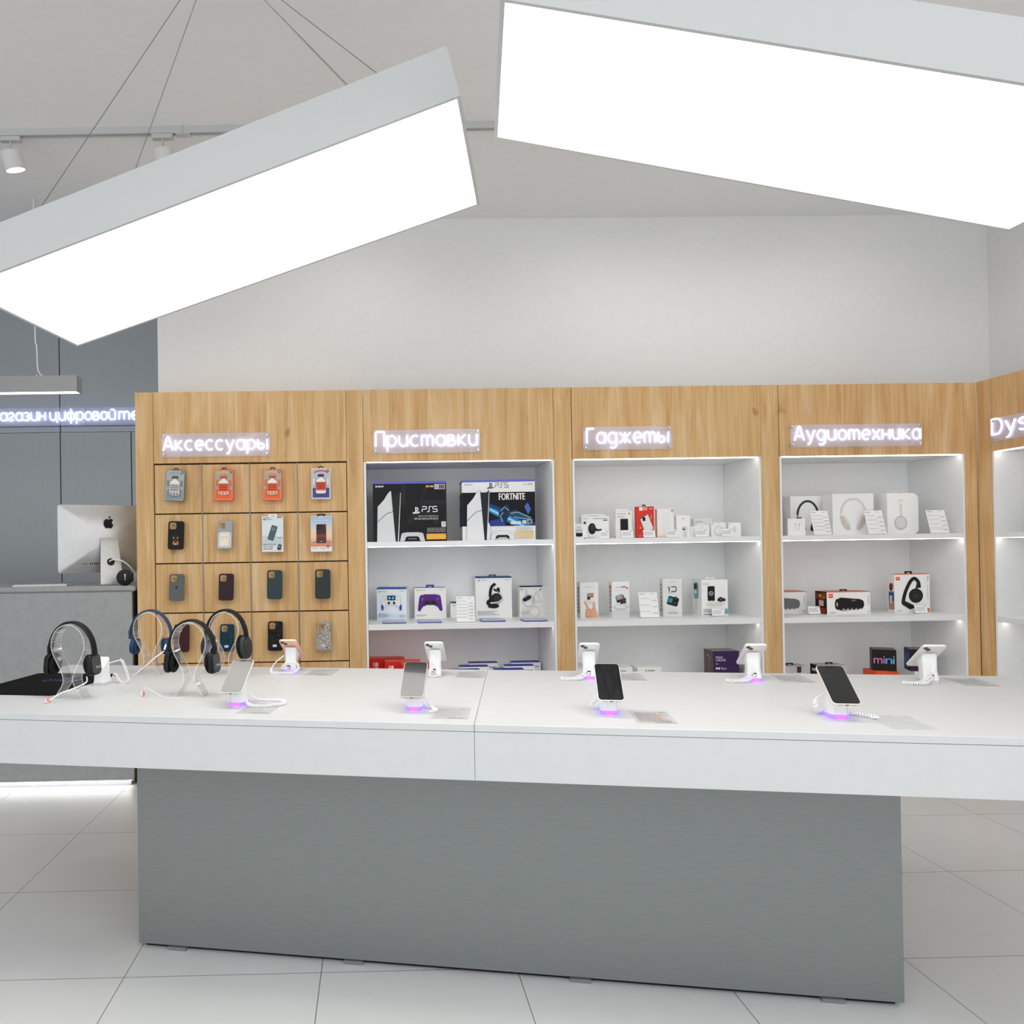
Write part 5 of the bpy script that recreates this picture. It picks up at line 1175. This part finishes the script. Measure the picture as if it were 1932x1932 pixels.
for k, (x, w_, h_) in enumerate(((-.148, .003, .003), (-.128, .024, .0025), (-.098, .005, .010), (-.086, .005, .010), (-.074, .005, .010), (-.062, .005, .010), (-.049, .004, .006), (-.039, .004, .006), (-.027, .010, .007))):
    yy = back_y(x, .122); mb.box(x-w_/2, x+w_/2, yy-.0022, yy+.002, .122-h_/2, .122+h_/2, BLACK)
mb.build('port_row', t)
mb = MB(); st = [(0, -.038, .262), (0, -.050, .262), (0, -.060, .25), (0, -.098, .09), (0, -.118, .014), (0, -.116, .006), (0, -.108, .002), (0, .09, .002)]
def ribbon(pts, hw_, th, m):
    pts = [Vector(p) for p in pts]; L = []
    for k in range(len(pts)):
        tt = (pts[min(k+1, len(pts)-1)]-pts[max(k-1, 0)]).normalized(); nn = Vector((0, tt.z, -tt.y)).normalized(); hw = hw_*(1-.24*min(max((pts[k].z-.02)/.24, 0), 1))
        L.append([pts[k]+Vector((-hw, 0, 0))+nn*th, pts[k]+Vector((hw, 0, 0))+nn*th, pts[k]+Vector((hw, 0, 0))-nn*th, pts[k]+Vector((-hw, 0, 0))-nn*th])
    mb.rings(L, m, smooth=True)
ribbon(catmull(st, 5), .062, .0018, ALU)
stand = mb.build('stand', t, sharp=60)
mb = MB(); c = Vector((0, -.0925, .130)); d = Vector((0, -.23, -1)).normalized(); nrm = Vector((0, -1, .23)).normalized()
mb.face([c+Vector((x, 0, 0))-d*y for x, y in ell(0, 0, .021, .021, 0, 345, 23)], BLACK); mb.build('cable_hole', stand)
mb = MB(); mb.tube(catmull([(-.012, -.085, .128), (.006, -.105, .142), (.035, -.125, .142), (.075, -.135, .12), (.115, -.13, .075), (.13, -.12, .045)], 8), .0038, CORD, 9); mb.build('power_cable', t)
t = thing('round_speaker', 'round black speaker tucked between the computer and the oak cabinet', 'speaker', (-1.385, .03, 1.108), .35)
mb = MB(); mb.lathe([(.02, .0), (.040, .004), (.044, .02), (.044, .055), (.040, .062), (.030, .065), (0, .066)], BLACK, Matrix.Translation((0, .035, .0445)) @ Matrix.Rotation(PI/2, 4, 'X'), 36); mb.build('body', t)
mb = MB(); P = Print(mb, (-.02, -.0315, .03), (.04, 0, 0), (0, 0, .04), .0004); P.poly([(.36, .85), (.64, .85), (.56, .35), (.44, .35)], 'B8B8B8'); P.disc(.5, .15, .004, 'B8B8B8'); mb.build('emblem', t)
t = thing('keyboard', 'slim silver keyboard lying on the grey counter', 'keyboard', (-1.86, .10, 1.108), math.radians(4))
mb = MB(); mb.prism([(-.15, -.05, 0), (-.15, -.05, .010), (-.15, .055, .004), (-.15, .055, 0)], (.29, 0, 0), ALU); mb.build('frame', t)
mb = MB()
for i in range(12):
    for j in range(5): mb.box(-.144+i*.0235, -.123+i*.0235, -.043+j*.018, -.028+j*.018, .006-j*.001, .0115-j*.001, WHITE_PL)
mb.build('keys', t)

# ------------------------------------------------------------------ lamps
def panel_lamp(label, corner, rv, Wd, L, T, sgn, wires, canopy):
    """corner = far inner bottom corner; local x runs sgn*L, local y runs -Wd (towards the viewer)"""
    v = Vector(rv); R = Matrix.Rotation(v.length, 3, v.normalized())
    t = thing('panel_lamp', label, 'pendant lamp', corner, R.to_euler())
    x0, x1 = (0, L) if sgn > 0 else (-L, 0)
    lip = .010
    mb = MB()
    mb.box(x0, x1, -Wd, -Wd+lip, 0, T, LAMP_WHITE); mb.box(x0, x1, -lip, 0, 0, T, LAMP_WHITE)
    mb.box(x0, x0+lip, -Wd+lip, -lip, 0, T, LAMP_WHITE); mb.box(x1-lip, x1, -Wd+lip, -lip, 0, T, LAMP_WHITE); mb.box(x0+lip, x1-lip, -Wd+lip, -lip, T-.012, T, LAMP_WHITE)
    mb.build('housing', t)
    mb = MB(); mb.box(x0+lip+.0005, x1-lip-.0005, -Wd+lip+.0005, -lip-.0005, .032, .036, PANEL_LIGHT); mb.build('diffuser', t)
    inv = R.transposed(); c = inv @ (Vector(canopy)-Vector(corner))
    for i, (a, b) in enumerate(wires):
        mb = MB(); mb.tube([(a, b, T), tuple(c)], .0011, mat('steel_wire', '6E6E6C', .5, .4), 6); mb.build('suspension_wire', t)
        mb = MB(); mb.lathe([(.006, 0), (.006, .008), (.003, .012), (0, .012)], CHROME, Matrix.Translation((a, b, T)), 12); mb.build('wire_grip', t)
    a, b = wires[2]
    mb = MB(); mb.tube([(a-.01, b-.02, T), tuple((Vector((a-.01, b-.02, T))+c)/2+inv @ Vector((.006, 0, -.008))), tuple(c)], .0017, mat('grey_cord', 'B8B8B6', .5), 6); mb.build('power_cord', t)
    mb = MB(); Mc = Matrix.Translation(c) @ inv.to_4x4(); mb.lathe([(.05, 0), (.05, -.022), (.046, -.026), (0, -.026)], LAMP_WHITE, Mc, 28); mb.build('ceiling_canopy', t)
panel_lamp('large white panel lamp on the left, tilted down to the left on thin wires', (.371, -1.646, 2.448), (-.065, -.241, -.215), .6, 1.558, .143, -1, [(-1.38, -.5), (-1.37, -.12), (-.14, -.1), (-.15, -.5)], (-.505, -1.663, ZC))
panel_lamp('large white panel lamp on the right, tilted down to the right', (.35, -2.081, 2.439), (.077, .245, -.127), .6, 1.376, .115, 1, [(.15, -.5), (.15, -.36), (.62, -.36), (.62, -.5)], (.70, -2.70, ZC))

t = thing('linear_lamp', 'slim grey linear pendant over the service counter', 'pendant lamp', (-1.6625, .1, 2.200))
mb = MB(); X0 = -1.7
for b in ((X0, 0, 0, .006, 0, .09), (X0, 0, .070, .076, 0, .09), (X0, 0, .006, .070, .084, .09), (-.006, 0, .006, .070, 0, .084), (X0, X0+.006, .006, .070, 0, .084)): mb.box(*b, LAMP_GREY)
mb.build('housing', t)
mb = MB(); mb.box(X0+.0065, -.0065, .0065, .0695, .002, .006, LINEAR_LIGHT); mb.build('diffuser', t)
for x in (-.240, -1.48):
    mb = MB(); mb.tube(catmull([(x+.05, .038, .0905), (x+.03, .038, .100), (x+.012, .038, .12), (x+.005, .038, .16), (x+.002, .038, .27), (x-.006, .038, .36), (x-.006, .038, ZC-2.2)], 6), .0032, CORD, 8); mb.build('suspension_cord', t)
    mb = MB(); mb.lathe([(.007, 0), (.007, .01), (.004, .016), (0, .016)], CHROME, Matrix.Translation((x, .038, .09)), 12); mb.build('cord_grip', t)

# ceiling track with spotlights, some of them added unseen to light the walls
t = thing('lighting_track', 'thin white lighting track across the ceiling', 'lighting track', (0, -.598, ZC), math.radians(-1.0))
mb = MB()
for b in ((-4.6, 3.2, -.0175, -.006, -.032, 0), (-4.6, 3.2, .006, .0175, -.032, 0), (-4.6, 3.2, -.006, .006, -.008, 0)): mb.box(*b, LAMP_WHITE)
mb.build('rail', t)
mb = MB(); mb.box(-4.59, 3.19, -.0058, .0058, -.016, -.0085, mat('track_slot', '5A5A5A', .6)); mb.build('conductor_slot', t)
mb = MB(); mb.box(-.915, -.845, -.019, .019, -.038, -.032, LAMP_WHITE, bevel=.002); mb.box(-.885, -.879, -.024, .024, -.04, .0, LAMP_WHITE); mb.build('joiner', t)
SPOT_W = 5.
def spot(label, x, y, dx, dy, rz):
    t = thing('spotlight', label, 'spotlight', (x, y, ZC-.032), rz, None)
    mb = MB(); mb.box(-.05, .05, -.016, .016, -.022, 0, LAMP_WHITE, bevel=.003); mb.build('track_adapter', t)
    mb = MB(); mb.tube([(0, 0, -.022), (0, 0, -.075)], .0055, LAMP_WHITE, 12); mb.build('stem', t)
    Mh = Matrix.Translation((0, 0, -.075)) @ Matrix.Rotation(dy, 4, 'X') @ Matrix.Rotation(dx, 4, 'Y')
    mb = MB(); mb.lathe([(0, .004), (.048, .004), (.0485, 0), (.0485, -.078), (.044, -.078), (.042, -.062), (.0415, -.06)], mat('spot_housing', 'D8D8D7', .5), Mh, 36); mb.build('lamp_head', t)
    mb = MB(); mb.lathe([(.0415, -.06), (0, -.058)], mat('spot_lens', 'FFFFFF', .4, emit=2.5, ecol='FFF8EE'), Mh, 24); mb.build('lens', t)
    li = bpy.data.lights.new('spot_beam', 'SPOT'); li.energy = SPOT_W; li.spot_size = math.radians(112); li.spot_blend = .9; li.shadow_soft_size = .035; li.color = (1, .975, .94)
    lo = bpy.data.objects.new('spot_beam', li); C.objects.link(lo); lo.parent = t; lo.matrix_local = Mh @ Matrix.Translation((0, 0, -.079))
spot('white cylinder spotlight at the left end of the ceiling track', -1.702, -.568, -.18, .25, -.02)
spot('white cylinder spotlight half hidden above the left panel lamp', -.979, -.581, -.12, .25, -.02)
for x_, lb in ((-.1, 'added track spotlight, unseen behind the right end of the left panel lamp'), (1.25, 'added track spotlight, unseen behind the left end of the right panel lamp'), (1.95, 'added track spotlight, unseen behind the middle of the right panel lamp'), (2.75, 'added track spotlight, unseen behind the right end of the right panel lamp')):
    spot(lb, x_, -.598-x_*.0175, .0, .75, -.02)  # unseen heads added to wash the back wall with more light
spot('added track spotlight out of view on the right, brightening the right wall', 3.1, -.652, -.6, .3, -.02)  # added out of view to lift the dim right wall

# ------------------------------------------------------------------ daylight from the open shop front, exposure
w = bpy.data.worlds.new('daylight'); scene.world = w; w.use_nodes = True
bg = w.node_tree.nodes['Background']; bg.inputs[0].default_value = lin('F4F7FA'); bg.inputs[1].default_value = 1.08
scene.view_settings.view_transform = 'Standard'; scene.view_settings.look = 'None'
scene.view_settings.gamma = 1; scene.view_settings.use_curve_mapping = False; scene.view_settings.exposure = .5
scene.cycles.max_bounces = 10; scene.cycles.diffuse_bounces = 6; scene.cycles.glossy_bounces = 3; scene.cycles.transparent_max_bounces = 12
scene.cycles.use_denoising = True; scene.cycles.sample_clamp_indirect = 6
